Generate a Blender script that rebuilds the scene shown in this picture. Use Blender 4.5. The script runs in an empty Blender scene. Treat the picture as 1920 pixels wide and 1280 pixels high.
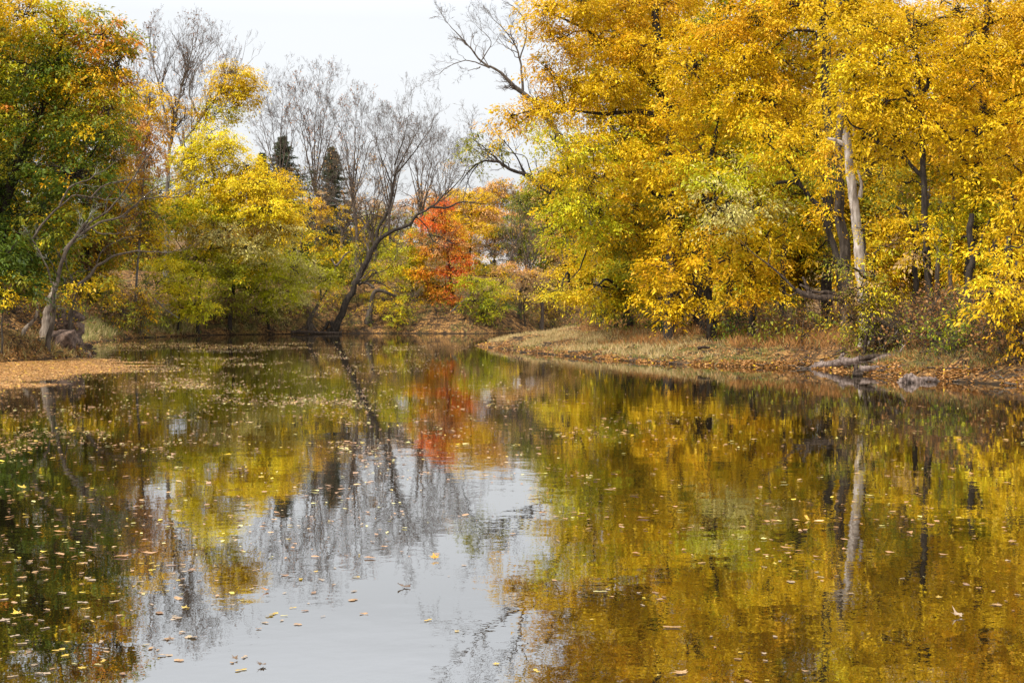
import bpy, bmesh, math
import numpy as np
from mathutils import Vector

R = np.random.default_rng(7)
F, CZ, HY, CX = 2667.0, 2.7, 580.0, 960.0      # lens (px of a 1920 wide frame), eye height, horizon row
PI = math.pi
sc = bpy.context.scene
col = sc.collection

def W(px, py, Y):                               # a direction of view and a distance -> a point of the place
    return np.array([(px-CX)*Y/F, Y, CZ+(HY-py)*Y/F])

# ------------------------------------------------------------------ materials
def new_mat(name):
    m = bpy.data.materials.new(name); m.use_nodes = True
    nt = m.node_tree; nt.nodes.clear()
    out = nt.nodes.new('ShaderNodeOutputMaterial')
    return m, nt, out
def nd(nt, kind, **kw):
    n = nt.nodes.new(kind)
    for k, v in kw.items():
        if k.startswith('i_'):
            key = k[2:].replace('_', ' ')
            n.inputs[int(key) if key.isdigit() else key].default_value = v
        else: setattr(n, k, v)
    return n
def ramp(nt, stops, interp='LINEAR'):
    r = nt.nodes.new('ShaderNodeValToRGB'); e = r.color_ramp.elements
    r.color_ramp.interpolation = interp
    while len(e) < len(stops): e.new(0.5)
    for k, (p, c) in enumerate(stops):
        e[k].position = p; e[k].color = (*c, 1) if len(c) == 3 else c
    return r

def leaf_material(name, rough=0.5, trans=0.33, spec=0.25):
    m, nt, out = new_mat(name); L = nt.links.new
    a = nd(nt, 'ShaderNodeAttribute', attribute_name='leaf_hue')
    p = nd(nt, 'ShaderNodeBsdfPrincipled', i_Roughness=rough)
    p.inputs['Specular IOR Level'].default_value = spec
    t = nd(nt, 'ShaderNodeBsdfTranslucent')
    mx = nd(nt, 'ShaderNodeMixShader', i_0=trans)
    L(a.outputs['Color'], p.inputs['Base Color']); L(a.outputs['Color'], t.inputs['Color'])
    L(p.outputs[0], mx.inputs[1]); L(t.outputs[0], mx.inputs[2]); L(mx.outputs[0], out.inputs[0])
    return m

def bark_material(name, c0, c1, c2, scale=3.0, bump=0.8, lichen=None):
    m, nt, out = new_mat(name); L = nt.links.new
    tc = nd(nt, 'ShaderNodeTexCoord')
    mp = nd(nt, 'ShaderNodeMapping'); mp.inputs['Scale'].default_value = (1, 1, 0.22)
    n1 = nd(nt, 'ShaderNodeTexNoise', i_Scale=scale*2.4, i_Detail=6.0, i_Roughness=0.65)
    n2 = nd(nt, 'ShaderNodeTexNoise', i_Scale=0.9, i_Detail=3.0)
    L(tc.outputs['Object'], mp.inputs[0]); L(mp.outputs[0], n1.inputs['Vector']); L(tc.outputs['Object'], n2.inputs['Vector'])
    r = ramp(nt, [(0.3, c0), (0.5, c1), (0.68, c2)])
    L(n1.outputs['Fac'], r.inputs[0])
    last = r.outputs[0]
    if lichen:
        r2 = ramp(nt, [(0.5, (0, 0, 0)), (0.62, (1, 1, 1))]); L(n2.outputs['Fac'], r2.inputs[0])
        mx = nd(nt, 'ShaderNodeMixRGB'); mx.inputs[2].default_value = (*lichen, 1)
        L(r2.outputs[0], mx.inputs[0]); L(last, mx.inputs[1]); last = mx.outputs[0]
    p = nd(nt, 'ShaderNodeBsdfPrincipled', i_Roughness=0.85)
    p.inputs['Specular IOR Level'].default_value = 0.2
    b = nd(nt, 'ShaderNodeBump', i_Strength=bump, i_Distance=0.06)
    L(n1.outputs['Fac'], b.inputs['Height']); L(b.outputs[0], p.inputs['Normal'])
    L(last, p.inputs['Base Color']); L(p.outputs[0], out.inputs[0])
    return m

M_LEAF = leaf_material('autumn_leaves')
M_LITTER = leaf_material('fallen_leaf_litter', 0.55, 0.1, 0.3)
M_WETLEAF = leaf_material('wet_floating_leaves', 0.32, 0.1, 0.8)
M_GRASS = leaf_material('grass_blades', 0.6, 0.3, 0.2)
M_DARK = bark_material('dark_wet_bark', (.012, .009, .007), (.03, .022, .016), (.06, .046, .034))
M_BROWN = bark_material('brown_bark', (.03, .022, .016), (.075, .056, .04), (.14, .11, .085))
M_GREY = bark_material('grey_bark', (.07, .06, .05), (.14, .12, .1), (.24, .21, .18))
M_TWIG = bark_material('fine_grey_brown_twigs', (.055, .04, .03), (.1, .074, .056), (.165, .128, .1))
M_LICHEN = bark_material('lichen_covered_bark', (.02, .016, .012), (.05, .04, .03), (.11, .095, .075), 3, .5, (.24, .24, .18))
M_SNAG = bark_material('bleached_dead_wood', (.13, .09, .065), (.4, .33, .27), (.64, .56, .48), 2.6, .9)
M_STUMP = bark_material('weathered_grey_brown_wood', (.08, .06, .045), (.24, .185, .14), (.4, .33, .26), 2.6, .9)
M_DRIFT = bark_material('weathered_driftwood', (.03, .02, .016), (.13, .092, .074), (.3, .23, .195), 3.5, .9)
M_DRIFTD = bark_material('damp_rotten_wood', (.014, .009, .007), (.045, .03, .021), (.11, .078, .056), 3.5, .9)

def rock_material():
    m, nt, out = new_mat('brown_sandstone'); L = nt.links.new
    tc = nd(nt, 'ShaderNodeTexCoord')
    n = nd(nt, 'ShaderNodeTexNoise', i_Scale=3.2, i_Detail=9.0, i_Roughness=0.7)
    v = nd(nt, 'ShaderNodeTexVoronoi', i_Scale=1.1); v.feature = 'DISTANCE_TO_EDGE'
    L(tc.outputs['Object'], n.inputs['Vector']); L(tc.outputs['Object'], v.inputs['Vector'])
    r = ramp(nt, [(.36, (.022, .014, .01)), (.47, (.085, .05, .034)), (.58, (.16, .1, .07)), (.66, (.24, .17, .12))])
    L(n.outputs['Fac'], r.inputs[0])
    p = nd(nt, 'ShaderNodeBsdfPrincipled', i_Roughness=0.9)
    b = nd(nt, 'ShaderNodeBump', i_Strength=0.8, i_Distance=0.1)
    L(n.outputs['Fac'], b.inputs['Height']); L(b.outputs[0], p.inputs['Normal'])
    L(r.outputs[0], p.inputs['Base Color']); L(p.outputs[0], out.inputs[0])
    return m
M_ROCK = rock_material()

def flat_mat(name, c, rough=0.7, scale=8.0, var=0.25):
    m, nt, out = new_mat(name); L = nt.links.new
    tc = nd(nt, 'ShaderNodeTexCoord'); n = nd(nt, 'ShaderNodeTexNoise', i_Scale=scale, i_Detail=4.0)
    L(tc.outputs['Object'], n.inputs['Vector'])
    r = ramp(nt, [(.3, tuple(x*(1-var) for x in c)), (.7, tuple(min(1, x*(1+var)) for x in c))])
    L(n.outputs['Fac'], r.inputs[0])
    p = nd(nt, 'ShaderNodeBsdfPrincipled', i_Roughness=rough)
    L(r.outputs[0], p.inputs['Base Color']); L(p.outputs[0], out.inputs[0])
    return m
M_WHITE = flat_mat('white_clapboard', (.72, .73, .76), .6, 3, .06)
M_ROOF = flat_mat('grey_shingles', (.3, .3, .32), .8, 9, .25)
M_PANE = flat_mat('dark_window_glass', (.04, .05, .06), .15, 3, .2)

def ground_material():
    m, nt, out = new_mat('leaf_littered_earth'); L = nt.links.new
    g = nd(nt, 'ShaderNodeNewGeometry')
    v = nd(nt, 'ShaderNodeTexVoronoi', i_Scale=6.5)
    big = nd(nt, 'ShaderNodeTexNoise', i_Scale=0.22, i_Detail=5.0)
    med = nd(nt, 'ShaderNodeTexNoise', i_Scale=1.4, i_Detail=6.0, i_Roughness=.7)
    for n in (v, big, med): L(g.outputs['Position'], n.inputs['Vector'])
    sep = nd(nt, 'ShaderNodeSeparateColor'); L(v.outputs['Color'], sep.inputs[0])
    r = ramp(nt, [(0, (.04, .022, .011)), (.3, (.11, .055, .022)), (.55, (.2, .105, .038)), (.75, (.32, .175, .065)), (1, (.42, .23, .06))])
    L(sep.outputs[0], r.inputs[0])
    soil = ramp(nt, [(.38, (.03, .02, .012)), (.62, (.085, .052, .03))]); L(med.outputs['Fac'], soil.inputs[0])
    f1 = ramp(nt, [(.42, (0, 0, 0)), (.56, (1, 1, 1))]); L(med.outputs['Fac'], f1.inputs[0])
    mx = nd(nt, 'ShaderNodeMixRGB'); L(f1.outputs[0], mx.inputs[0]); L(soil.outputs[0], mx.inputs[1]); L(r.outputs[0], mx.inputs[2])
    f2 = ramp(nt, [(.52, (0, 0, 0)), (.66, (.55, .55, .55))]); L(big.outputs['Fac'], f2.inputs[0])
    mx2 = nd(nt, 'ShaderNodeMixRGB'); mx2.inputs[2].default_value = (.12, .12, .025, 1)
    L(f2.outputs[0], mx2.inputs[0]); L(mx.outputs[0], mx2.inputs[1])
    p = nd(nt, 'ShaderNodeBsdfPrincipled', i_Roughness=0.95); p.inputs['Specular IOR Level'].default_value = .1
    b = nd(nt, 'ShaderNodeBump', i_Strength=.9, i_Distance=.08)
    add = nd(nt, 'ShaderNodeMath', operation='ADD'); L(v.outputs['Distance'], add.inputs[0]); L(med.outputs['Fac'], add.inputs[1])
    L(add.outputs[0], b.inputs['Height']); L(b.outputs[0], p.inputs['Normal'])
    sz = nd(nt, 'ShaderNodeSeparateXYZ'); L(g.outputs['Position'], sz.inputs[0])
    wob = nd(nt, 'ShaderNodeMath', operation='MULTIPLY_ADD', i_1=-.22, i_2=.11); L(med.outputs['Fac'], wob.inputs[0])
    zz = nd(nt, 'ShaderNodeMath', operation='ADD'); L(sz.outputs['Z'], zz.inputs[0]); L(wob.outputs[0], zz.inputs[1])
    wet = ramp(nt, [(.03, (1, 1, 1)), (.14, (0, 0, 0))]); L(zz.outputs[0], wet.inputs[0])
    mx3 = nd(nt, 'ShaderNodeMixRGB'); mx3.inputs[2].default_value = (.028, .019, .012, 1); L(wet.outputs[0], mx3.inputs[0]); L(mx2.outputs[0], mx3.inputs[1])
    L(mx3.outputs[0], p.inputs['Base Color']); L(p.outputs[0], out.inputs[0])
    return m

def water_material():
    m, nt, out = new_mat('still_brown_river_water'); L = nt.links.new
    g = nd(nt, 'ShaderNodeNewGeometry')
    n0 = nd(nt, 'ShaderNodeTexNoise', i_Scale=0.07, i_Detail=2.0)
    n1 = nd(nt, 'ShaderNodeTexNoise', i_Scale=1.1, i_Detail=2.0, i_Roughness=.5)
    n2 = nd(nt, 'ShaderNodeTexNoise', i_Scale=7.0, i_Detail=2.0, i_Roughness=.5)
    for n in (n0, n1, n2): L(g.outputs['Position'], n.inputs['Vector'])
    zone = ramp(nt, [(.36, (.35,)*3), (.62, (1,)*3)]); L(n0.outputs['Fac'], zone.inputs[0])
    m1 = nd(nt, 'ShaderNodeMath', operation='MULTIPLY', i_1=WATER['big']); L(n1.outputs['Fac'], m1.inputs[0])
    m2 = nd(nt, 'ShaderNodeMath', operation='MULTIPLY', i_1=WATER['small']); L(n2.outputs['Fac'], m2.inputs[0])
    ad = nd(nt, 'ShaderNodeMath', operation='ADD'); L(m1.outputs[0], ad.inputs[0]); L(m2.outputs[0], ad.inputs[1])
    ml = nd(nt, 'ShaderNodeMath', operation='MULTIPLY'); L(ad.outputs[0], ml.inputs[0]); L(zone.outputs[0], ml.inputs[1])
    b = nd(nt, 'ShaderNodeBump', i_Strength=1.0, i_Distance=1.0); L(ml.outputs[0], b.inputs['Height'])
    # silty water: diffuse body under a strongly reflecting surface
    dot = nd(nt, 'ShaderNodeVectorMath', operation='DOT_PRODUCT')
    L(g.outputs['Incoming'], dot.inputs[0]); L(g.outputs['Normal'], dot.inputs[1])
    mr = nd(nt, 'ShaderNodeMapRange'); mr.inputs['From Min'].default_value = .02; mr.inputs['From Max'].default_value = .30
    mr.inputs['To Min'].default_value = WATER['far']; mr.inputs['To Max'].default_value = WATER['near']
    L(dot.outputs['Value'], mr.inputs['Value'])
    gl = nd(nt, 'ShaderNodeBsdfGlossy', i_Roughness=WATER['rough']); gl.inputs['Color'].default_value = (1, 1, 1, 1)
    df = nd(nt, 'ShaderNodeBsdfDiffuse'); df.inputs['Color'].default_value = (.008, .006, .0025, 1)
    L(b.outputs[0], gl.inputs['Normal'])
    mx = nd(nt, 'ShaderNodeMixShader'); L(mr.outputs[0], mx.inputs[0]); L(df.outputs[0], mx.inputs[1]); L(gl.outputs[0], mx.inputs[2])
    L(mx.outputs[0], out.inputs[0])
    return m
WATER = dict(big=.0042, small=.0007, far=.82, near=.41, rough=.004)

# ------------------------------------------------------------------ objects
def tag(o, label=None, cat=None, group=None, kind=None):
    if label: o['label'] = label
    if cat: o['category'] = cat
    if group: o['group'] = group
    if kind: o['kind'] = kind
    return o
def empty(name, loc, label, cat, group=None):
    o = bpy.data.objects.new(name, None); col.objects.link(o); o.location = tuple(float(v) for v in loc)
    o.empty_display_size = .3
    return tag(o, label, cat, group)
def mesh_np(name, V, faces_flat, nper, mat, parent=None, origin=(0, 0, 0), hue=None, smooth=False):
    """V (n,3) world, faces_flat int array, nper verts per face (int or array)"""
    V = np.asarray(V, np.float32) - np.asarray(origin, np.float32)
    me = bpy.data.meshes.new(name)
    nl = len(faces_flat)
    if np.isscalar(nper): cnt = np.full(nl//nper, nper, np.int32)
    else: cnt = np.asarray(nper, np.int32)
    st = np.concatenate([[0], np.cumsum(cnt)[:-1]]).astype(np.int32)
    me.vertices.add(len(V)); me.vertices.foreach_set('co', V.ravel())
    me.loops.add(nl); me.loops.foreach_set('vertex_index', np.asarray(faces_flat, np.int32))
    me.polygons.add(len(cnt)); me.polygons.foreach_set('loop_start', st); me.polygons.foreach_set('loop_total', cnt)
    if smooth: me.polygons.foreach_set('use_smooth', np.ones(len(cnt), bool))
    me.update(calc_edges=True)
    if hue is not None:
        a = me.color_attributes.new('leaf_hue', 'FLOAT_COLOR', 'POINT')
        h = np.ones((len(V), 4), np.float32); h[:, :3] = hue
        a.data.foreach_set('color', h.ravel())
    me.materials.append(mat)
    o = bpy.data.objects.new(name, me); col.objects.link(o)
    if parent is not None: o.parent = parent
    else: o.location = tuple(float(v) for v in origin)
    return o

def norm(v): return v/np.maximum(np.linalg.norm(v, axis=-1, keepdims=True), 1e-9)

class Tubes:
    """wood: batches of tapered tubes joined into one mesh"""
    def __init__(s): s.V = []; s.Fq = []; s.n = 0; s.P = []
    def batch(s, pts, rad, sides=5, rough=0.0, rng=None):
        pts = np.asarray(pts, float); rad = np.asarray(rad, float)
        T, K, _ = pts.shape
        if T == 0: return
        tg = norm(np.gradient(pts, axis=1))
        main = norm(pts[:, -1]-pts[:, 0])
        ref = np.cross(main, np.where(np.abs(main[:, 2:3]) > .8, [[1., .2, 0]], [[0., 0, 1]]))
        ref = norm(ref)[:, None, :]
        n = norm(ref-(ref*tg).sum(-1, keepdims=True)*tg); b = np.cross(tg, n)
        a = np.linspace(0, 2*PI, sides, endpoint=False)
        r = rad[:, :, None]
        if rough: r = r*(1+rough*(rng or R).uniform(-1, 1, (T, K, sides)))
        V = pts[:, :, None, :]+r[..., None]*(np.cos(a)[None, None, :, None]*n[:, :, None, :]+np.sin(a)[None, None, :, None]*b[:, :, None, :])
        base = s.n+np.arange(T)[:, None, None]*(K*sides)+np.arange(K-1)[None, :, None]*sides
        j = np.arange(sides); j2 = (j+1) % sides
        q = np.stack([base+j, base+j2, base+j2+sides, base+j+sides], -1)
        s.V.append(V.reshape(-1, 3)); s.Fq.append(q.reshape(-1)); s.n += T*K*sides
    def line(s, pts, r0, r1, sides=8, K=None, wob=0.0, rough=.08, flare=0.0, rng=None):
        rng = rng or R
        pts = np.asarray(pts, float)
        d = np.concatenate([[0], np.cumsum(np.linalg.norm(np.diff(pts, axis=0), axis=1))])
        K = K or max(6, int(len(pts)*4))
        t = np.linspace(0, d[-1], K)
        # smooth interpolation
        P = np.stack([np.interp(t, d, pts[:, k]) for k in range(3)], 1)
        for _ in range(2): P[1:-1] = .25*P[:-2]+.5*P[1:-1]+.25*P[2:]
        if wob:
            w = rng.normal(0, wob, (K, 3)); w[0] = 0; w = (w+np.roll(w, 1, 0))/2; w[0] = 0; P = P+w
        u = t/d[-1]
        rad = r0+(r1-r0)*u**.8
        if flare: rad = rad*(1+flare*np.exp(-u*d[-1]/.7))
        s.batch(P[None], rad[None], sides, rough, rng)
        s.P.append((P, rad))
        return P, rad
    def build(s, name, mat, parent, origin):
        if not s.V: return None
        return mesh_np(name, np.concatenate(s.V), np.concatenate(s.Fq), 4, mat, parent, origin, smooth=True)

def perp_dirs(d, ang, rng):
    """directions leaving d (n,3) at angle ang (n,)"""
    r = norm(rng.normal(size=d.shape)); p = norm(np.cross(d, r))
    return norm(d*np.cos(ang)[:, None]+p*np.sin(ang)[:, None])

def grow(tb, starts, dirs, lens, rads, spec, rng, up=.25, flat=0.0):
    """levels of branches; spec = [(children, len_ratio, angle_deg, sides)]; returns tip segments"""
    tips = []
    for li, (nch, lr, ang, sides) in enumerate(spec+[(0, 0, 0, 3)]):
        n = len(starts)
        if n == 0: break
        K = 6 if li < 2 else 4
        t = np.linspace(0, 1, K)
        bend = rng.normal(0, .22, (n, 3)); bend[:, 2] += up
        side = rng.normal(0, .05, (n, K, 3)); side[:, 0] = 0
        P = starts[:, None]+(dirs[:, None]*t[None, :, None]+bend[:, None]*(t**2)[None, :, None]*.55+side)*lens[:, None, None]
        rad = rads[:, None]*(1-.62*t)[None]
        tb.batch(P, rad, max(3, sides), 0)
        if nch == 0: tips.append(P); break
        tc = rng.uniform(.25, 1, (n, nch)); tc[:, 0] = 1; tc[:, 1 % nch] = .9
        idx = tc*(K-1); i0 = np.minimum(idx.astype(int), K-2); fr = (idx-i0)[..., None]
        ar = np.arange(n)[:, None]
        S = P[ar, i0]*(1-fr)+P[ar, i0+1]*fr
        D = norm(P[ar, i0+1]-P[ar, i0])
        S = S.reshape(-1, 3); D = D.reshape(-1, 3)
        ND = perp_dirs(D, np.radians(rng.normal(ang, ang*.28, len(S))), rng)
        ND[:, 2] += up*.5; ND[:, 2] *= (1-flat); ND = norm(ND)
        ln = (lens[:, None]*lr*(1.15-.5*tc)*rng.uniform(.65, 1.2, (n, nch))).reshape(-1)
        rd = np.maximum((rads[:, None]*(1-.62*tc)*.72).reshape(-1), .0075)
        starts, dirs, lens, rads = S, ND, ln, rd
        tips.append(P)
    return tips[-1]

# palette: real leaf colours
C = dict(gold=(.81, .525, .010), amber=(.78, .42, .010), lemon=(.86, .67, .02), ygreen=(.53, .495, .012), olive=(.30, .29, .018),
         green=(.115, .165, .012), dgreen=(.045, .075, .009), red=(.86, .17, .035), orange=(.82, .3, .025), tan=(.56, .36, .15),
         russet=(.25, .1, .035), pale=(.68, .58, .18), spruce=(.035, .055, .02), brown=(.2, .11, .04), peach=(.8, .43, .15))
C.update(litter=(.36, .17, .05), litter2=(.5, .27, .085), litter3=(.22, .1, .035), straw=(.5, .37, .17), gstraw=(.3, .26, .08), grass=(.13, .17, .03), mat=(.6, .33, .11), dead=(.12, .085, .038))
def palette(s):
    """'gold3 amber1' -> colours, weights"""
    cs, ws = [], []
    for w in s.split():
        k = w.rstrip('0123456789'); n = w[len(k):]
        cs.append(C[k]); ws.append(float(n or 1))
    return np.array(cs), np.array(ws)/sum(ws)

COV = 1.75
class Leaves:
    def __init__(s): s.V = []; s.H = []; s.N = 0
    def add(s, pos, d, nrm, size, hue, aspect=.5):
        """rhomb leaves: pos base (n,3), d pointing, nrm up-ish normal"""
        d = norm(d); w = norm(np.cross(nrm, d)); n = norm(np.cross(d, w))
        sz = size[:, None]
        a = pos; c = pos+d*sz-n*sz*.12
        l = pos+d*sz*.45+w*sz*aspect*.5+n*sz*.08; r = pos+d*sz*.45-w*sz*aspect*.5+n*sz*.08
        s.V.append(np.stack([a, l, c, r], 1).reshape(-1, 3)); s.H.append(np.repeat(hue, 4, 0)); s.N += len(pos)
    def build(s, name, mat, parent=None, origin=(0, 0, 0)):
        if not s.N: return None
        return mesh_np(name, np.concatenate(s.V), np.arange(s.N*4), 4, mat, parent, origin, hue=np.clip(np.concatenate(s.H), 0, .95))

def foliage(lv, tb, Cn, Rd, pal, size, cov, rng, pad=(.7, 1.35), link=None, droop=.28, aspect=.42, shell=.55, tilt=.36, flatten=.24):
    """leafy pads spread through an ellipsoid; each pad is a fan of leafy twigs"""
    cs, ws = palette(pal)
    larea = size*size*aspect*.5
    nleaf = cov*COV*PI*Rd[0]*Rd[2]/larea
    pr = rng.uniform(*pad, 4000)
    per = 80*np.mean(pr**2)*(.16/size)**1.2
    npad = max(3, int(nleaf/per))
    u = norm(rng.normal(size=(npad, 3)))*(rng.uniform(0, 1, (npad, 1))**(1/3*shell/.55))
    pc = Cn+u*np.asarray(Rd)
    pc = pc+rng.normal(0, .25, pc.shape)
    pr = rng.uniform(*pad, npad)
    k = rng.choice(len(cs), npad, p=ws)
    kb = rng.choice(len(cs), p=ws); k = np.where(rng.random(npad) < .5, kb, k)
    base = cs[k]*rng.uniform(.74, 1.1, (npad, 1))*rng.uniform(.85, 1.08)
    ntw = 7
    out = norm((pc-Cn)*[1, 1, .3]+rng.normal(0, .3, pc.shape)*[1, 1, .3])
    nl = int(per/ntw)+1
    az = rng.uniform(0, 2*PI, (npad, ntw))
    td = np.stack([np.cos(az), np.sin(az), rng.normal(0, flatten, (npad, ntw))], -1)+out[:, None]*.55
    td = norm(td)
    tl = pr[:, None]*rng.uniform(.55, 1.55, (npad, ntw))
    t = rng.uniform(.08, 1, (npad, ntw, nl))
    pos = pc[:, None, None]+td[:, :, None]*(t*tl[..., None])[..., None]
    pos[..., 2] -= droop*(t**2)*tl[..., None]
    pos += rng.normal(0, .075+size*.2, pos.shape)
    pos = pos.reshape(-1, 3); n = len(pos)
    d = np.repeat(td[:, :, None], nl, 2).reshape(-1, 3)+rng.normal(0, .45, (n, 3)); d[:, 2] -= .45
    nr = rng.normal(0, tilt, (n, 3)); nr[:, 2] += 1
    hue = np.repeat(base, ntw*nl, 0)*rng.uniform(.88, 1.1, (n, 1))
    other = rng.random(n) < .09
    hue[other] = cs[rng.choice(len(cs), other.sum(), p=ws)]
    hue[:, 1] *= rng.uniform(.92, 1.08, n)
    lv.add(pos, d, nr, size*rng.uniform(.85, 1.2)*np.clip(rng.lognormal(-.08, .34, n), .4, 2.1), hue, aspect)
    if tb is not None:
        hub = Cn if link is None else link
        m = rng.random(npad) < .3
        A = np.repeat(hub[None], m.sum(), 0)+rng.normal(0, .25, (m.sum(), 3))*np.asarray(Rd)*.5; B = pc[m]
        K = 6; tt = np.linspace(0, 1, K)[None, :, None]
        Pm = A[:, None]*(1-tt)+B[:, None]*tt
        Pm[:, :, 2] += (np.sin(tt[..., 0]*PI)*.12*np.linalg.norm(B-A, axis=1)[:, None])
        w = rng.normal(0, .12, Pm.shape); w[:, 0] = 0; Pm += w
        tb.batch(Pm, np.linspace(.026, .009, K)[None]*np.ones((len(A), 1))*(1+size*3), 4)

# ------------------------------------------------------------------ the land
def px2(px, py):
    Y = F*CZ/(py-HY); return ((px-CX)*Y/F, Y)
SHORE = [(-28, -30), (-28, 40), (-28.5, 60), px2(0, 680), px2(90, 675), px2(165, 669), px2(178, 664), px2(163, 656), px2(158, 646),
         px2(190, 640), px2(250, 634), px2(330, 630.5), px2(400, 628), px2(480, 627), px2(560, 626), px2(640, 625), px2(760, 625), px2(900, 625.5),
         px2(1000, 623), px2(1065, 621), px2(1060, 629), px2(1000, 635), px2(930, 642), px2(893, 648), px2(925, 653), px2(1000, 662), px2(1100, 671), px2(1200, 679),
         px2(1300, 684), px2(1400, 688), px2(1520, 691), px2(1590, 697), px2(1640, 703), px2(1720, 711), px2(1820, 717), px2(1920, 724), (21, 44), (26, 30), (26, -30)]
SH = np.array(SHORE)
def vnoise(x, y, seed, scale):
    rr = np.random.default_rng(seed); G = rr.uniform(-1, 1, (256, 256))
    x = x/scale; y = y/scale
    xi = np.floor(x).astype(int); yi = np.floor(y).astype(int); fx = x-xi; fy = y-yi
    fx = fx*fx*(3-2*fx); fy = fy*fy*(3-2*fy)
    g = lambda a, b: G[a % 256, b % 256]
    return (g(xi, yi)*(1-fx)+g(xi+1, yi)*fx)*(1-fy)+(g(xi, yi+1)*(1-fx)+g(xi+1, yi+1)*fx)*fy
def sdist(x, y):
    """+ on land, - in the water"""
    x = np.asarray(x, float); y = np.asarray(y, float)
    A = SH; B = np.roll(SH, -1, 0)
    d2 = np.full(x.shape, 1e18); inside = np.zeros(x.shape, bool)
    for (ax, ay), (bx, by) in zip(A, B):
        ex, ey = bx-ax, by-ay; L = ex*ex+ey*ey+1e-9
        t = np.clip(((x-ax)*ex+(y-ay)*ey)/L, 0, 1)
        d2 = np.minimum(d2, (x-ax-t*ex)**2+(y-ay-t*ey)**2)
        c = ((ay > y) != (by > y)) & (x < (bx-ax)*(y-ay)/(by-ay+1e-12)+ax)
        inside ^= c
    d = np.sqrt(d2)
    return np.where(inside, -d, d)
def sig(v): return 1/(1+np.exp(-np.clip(v, -40, 40)))
def height(x, y):
    x = np.asarray(x, float); y = np.asarray(y, float)
    d = sdist(x, y)
    d = d+vnoise(x, y, 3, 2.2)*.35*np.clip(np.abs(d), 0, 1)+vnoise(x, y, 5, .7)*.12
    p = np.maximum(d, 0)
    wr = sig((x+4)/1.5)*sig((150+.9*(x-4)-y)/5)       # right bank and its spit
    wn = sig((x-12.5)/1.5)*sig((67-y)/3)              # the near, steeper right bank
    wl = sig((-24-x)/1.5)*sig((100-y)/4)              # left point
    right = 2.1*(1-np.exp(-p/13))+.02*p
    near = 1.0*(1-np.exp(-p/1.6))+1.5*(1-np.exp(-np.maximum(p-2, 0)/3.5))+.02*p
    far = 4.8*(1-np.exp(-p/7.5))+.075*p
    left = 3.8*(1-np.exp(-p/5.5))+.09*p
    h = far*(1-wr)*(1-wl)+left*wl*(1-wr)+wr*(right*(1-wn)+near*wn)
    h = h+(vnoise(x, y, 11, 5)*.35+vnoise(x, y, 13, 1.6)*.14+vnoise(x, y, 17, .6)*.05)*np.clip(p/2.5, 0, 1)
    h = h+vnoise(x, y, 19, 28)*.7*np.clip(p/25, 0, 1)
    lip = .04*np.clip(d/.4, 0, 1)
    return np.where(d > 0, h+lip, np.maximum(d*.35, -2.2))
def gz(x, y): return float(height(np.array([x]), np.array([y]))[0])

def grid_axis(a, b, step, out):
    core = np.arange(a, b+step, step)
    lo = a-np.cumsum(step*1.35**np.arange(1, 40)); lo = lo[lo > -out][::-1]
    hi = core[-1]+np.cumsum(step*1.35**np.arange(1, 40)); hi = hi[hi < out]
    return np.concatenate([[-out], lo, core, hi, [out]])
gx = grid_axis(-62, 62, .5, 4000); gy = grid_axis(38, 215, .55, 4000)
XX, YY = np.meshgrid(gx, gy)
ZZ = height(XX, YY)
far_m = np.hypot(XX, YY) > 420
ZZ = np.where(far_m, np.minimum(ZZ, 22), ZZ)
ny, nx = XX.shape
idx = np.arange(nx*ny).reshape(ny, nx)
q = np.stack([idx[:-1, :-1], idx[:-1, 1:], idx[1:, 1:], idx[1:, :-1]], -1).reshape(-1)
g = mesh_np('ground', np.stack([XX, YY, ZZ], -1).reshape(-1, 3), q, 4, ground_material(), smooth=True)
tag(g, kind='structure')

# water: one sheet, out under the banks
wv = np.array([(-90, -60, 0), (90, -60, 0), (90, 220, 0), (-90, 220, 0)], float)
w = mesh_np('water', wv, np.arange(4), 4, water_material()); tag(w, kind='structure')

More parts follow.
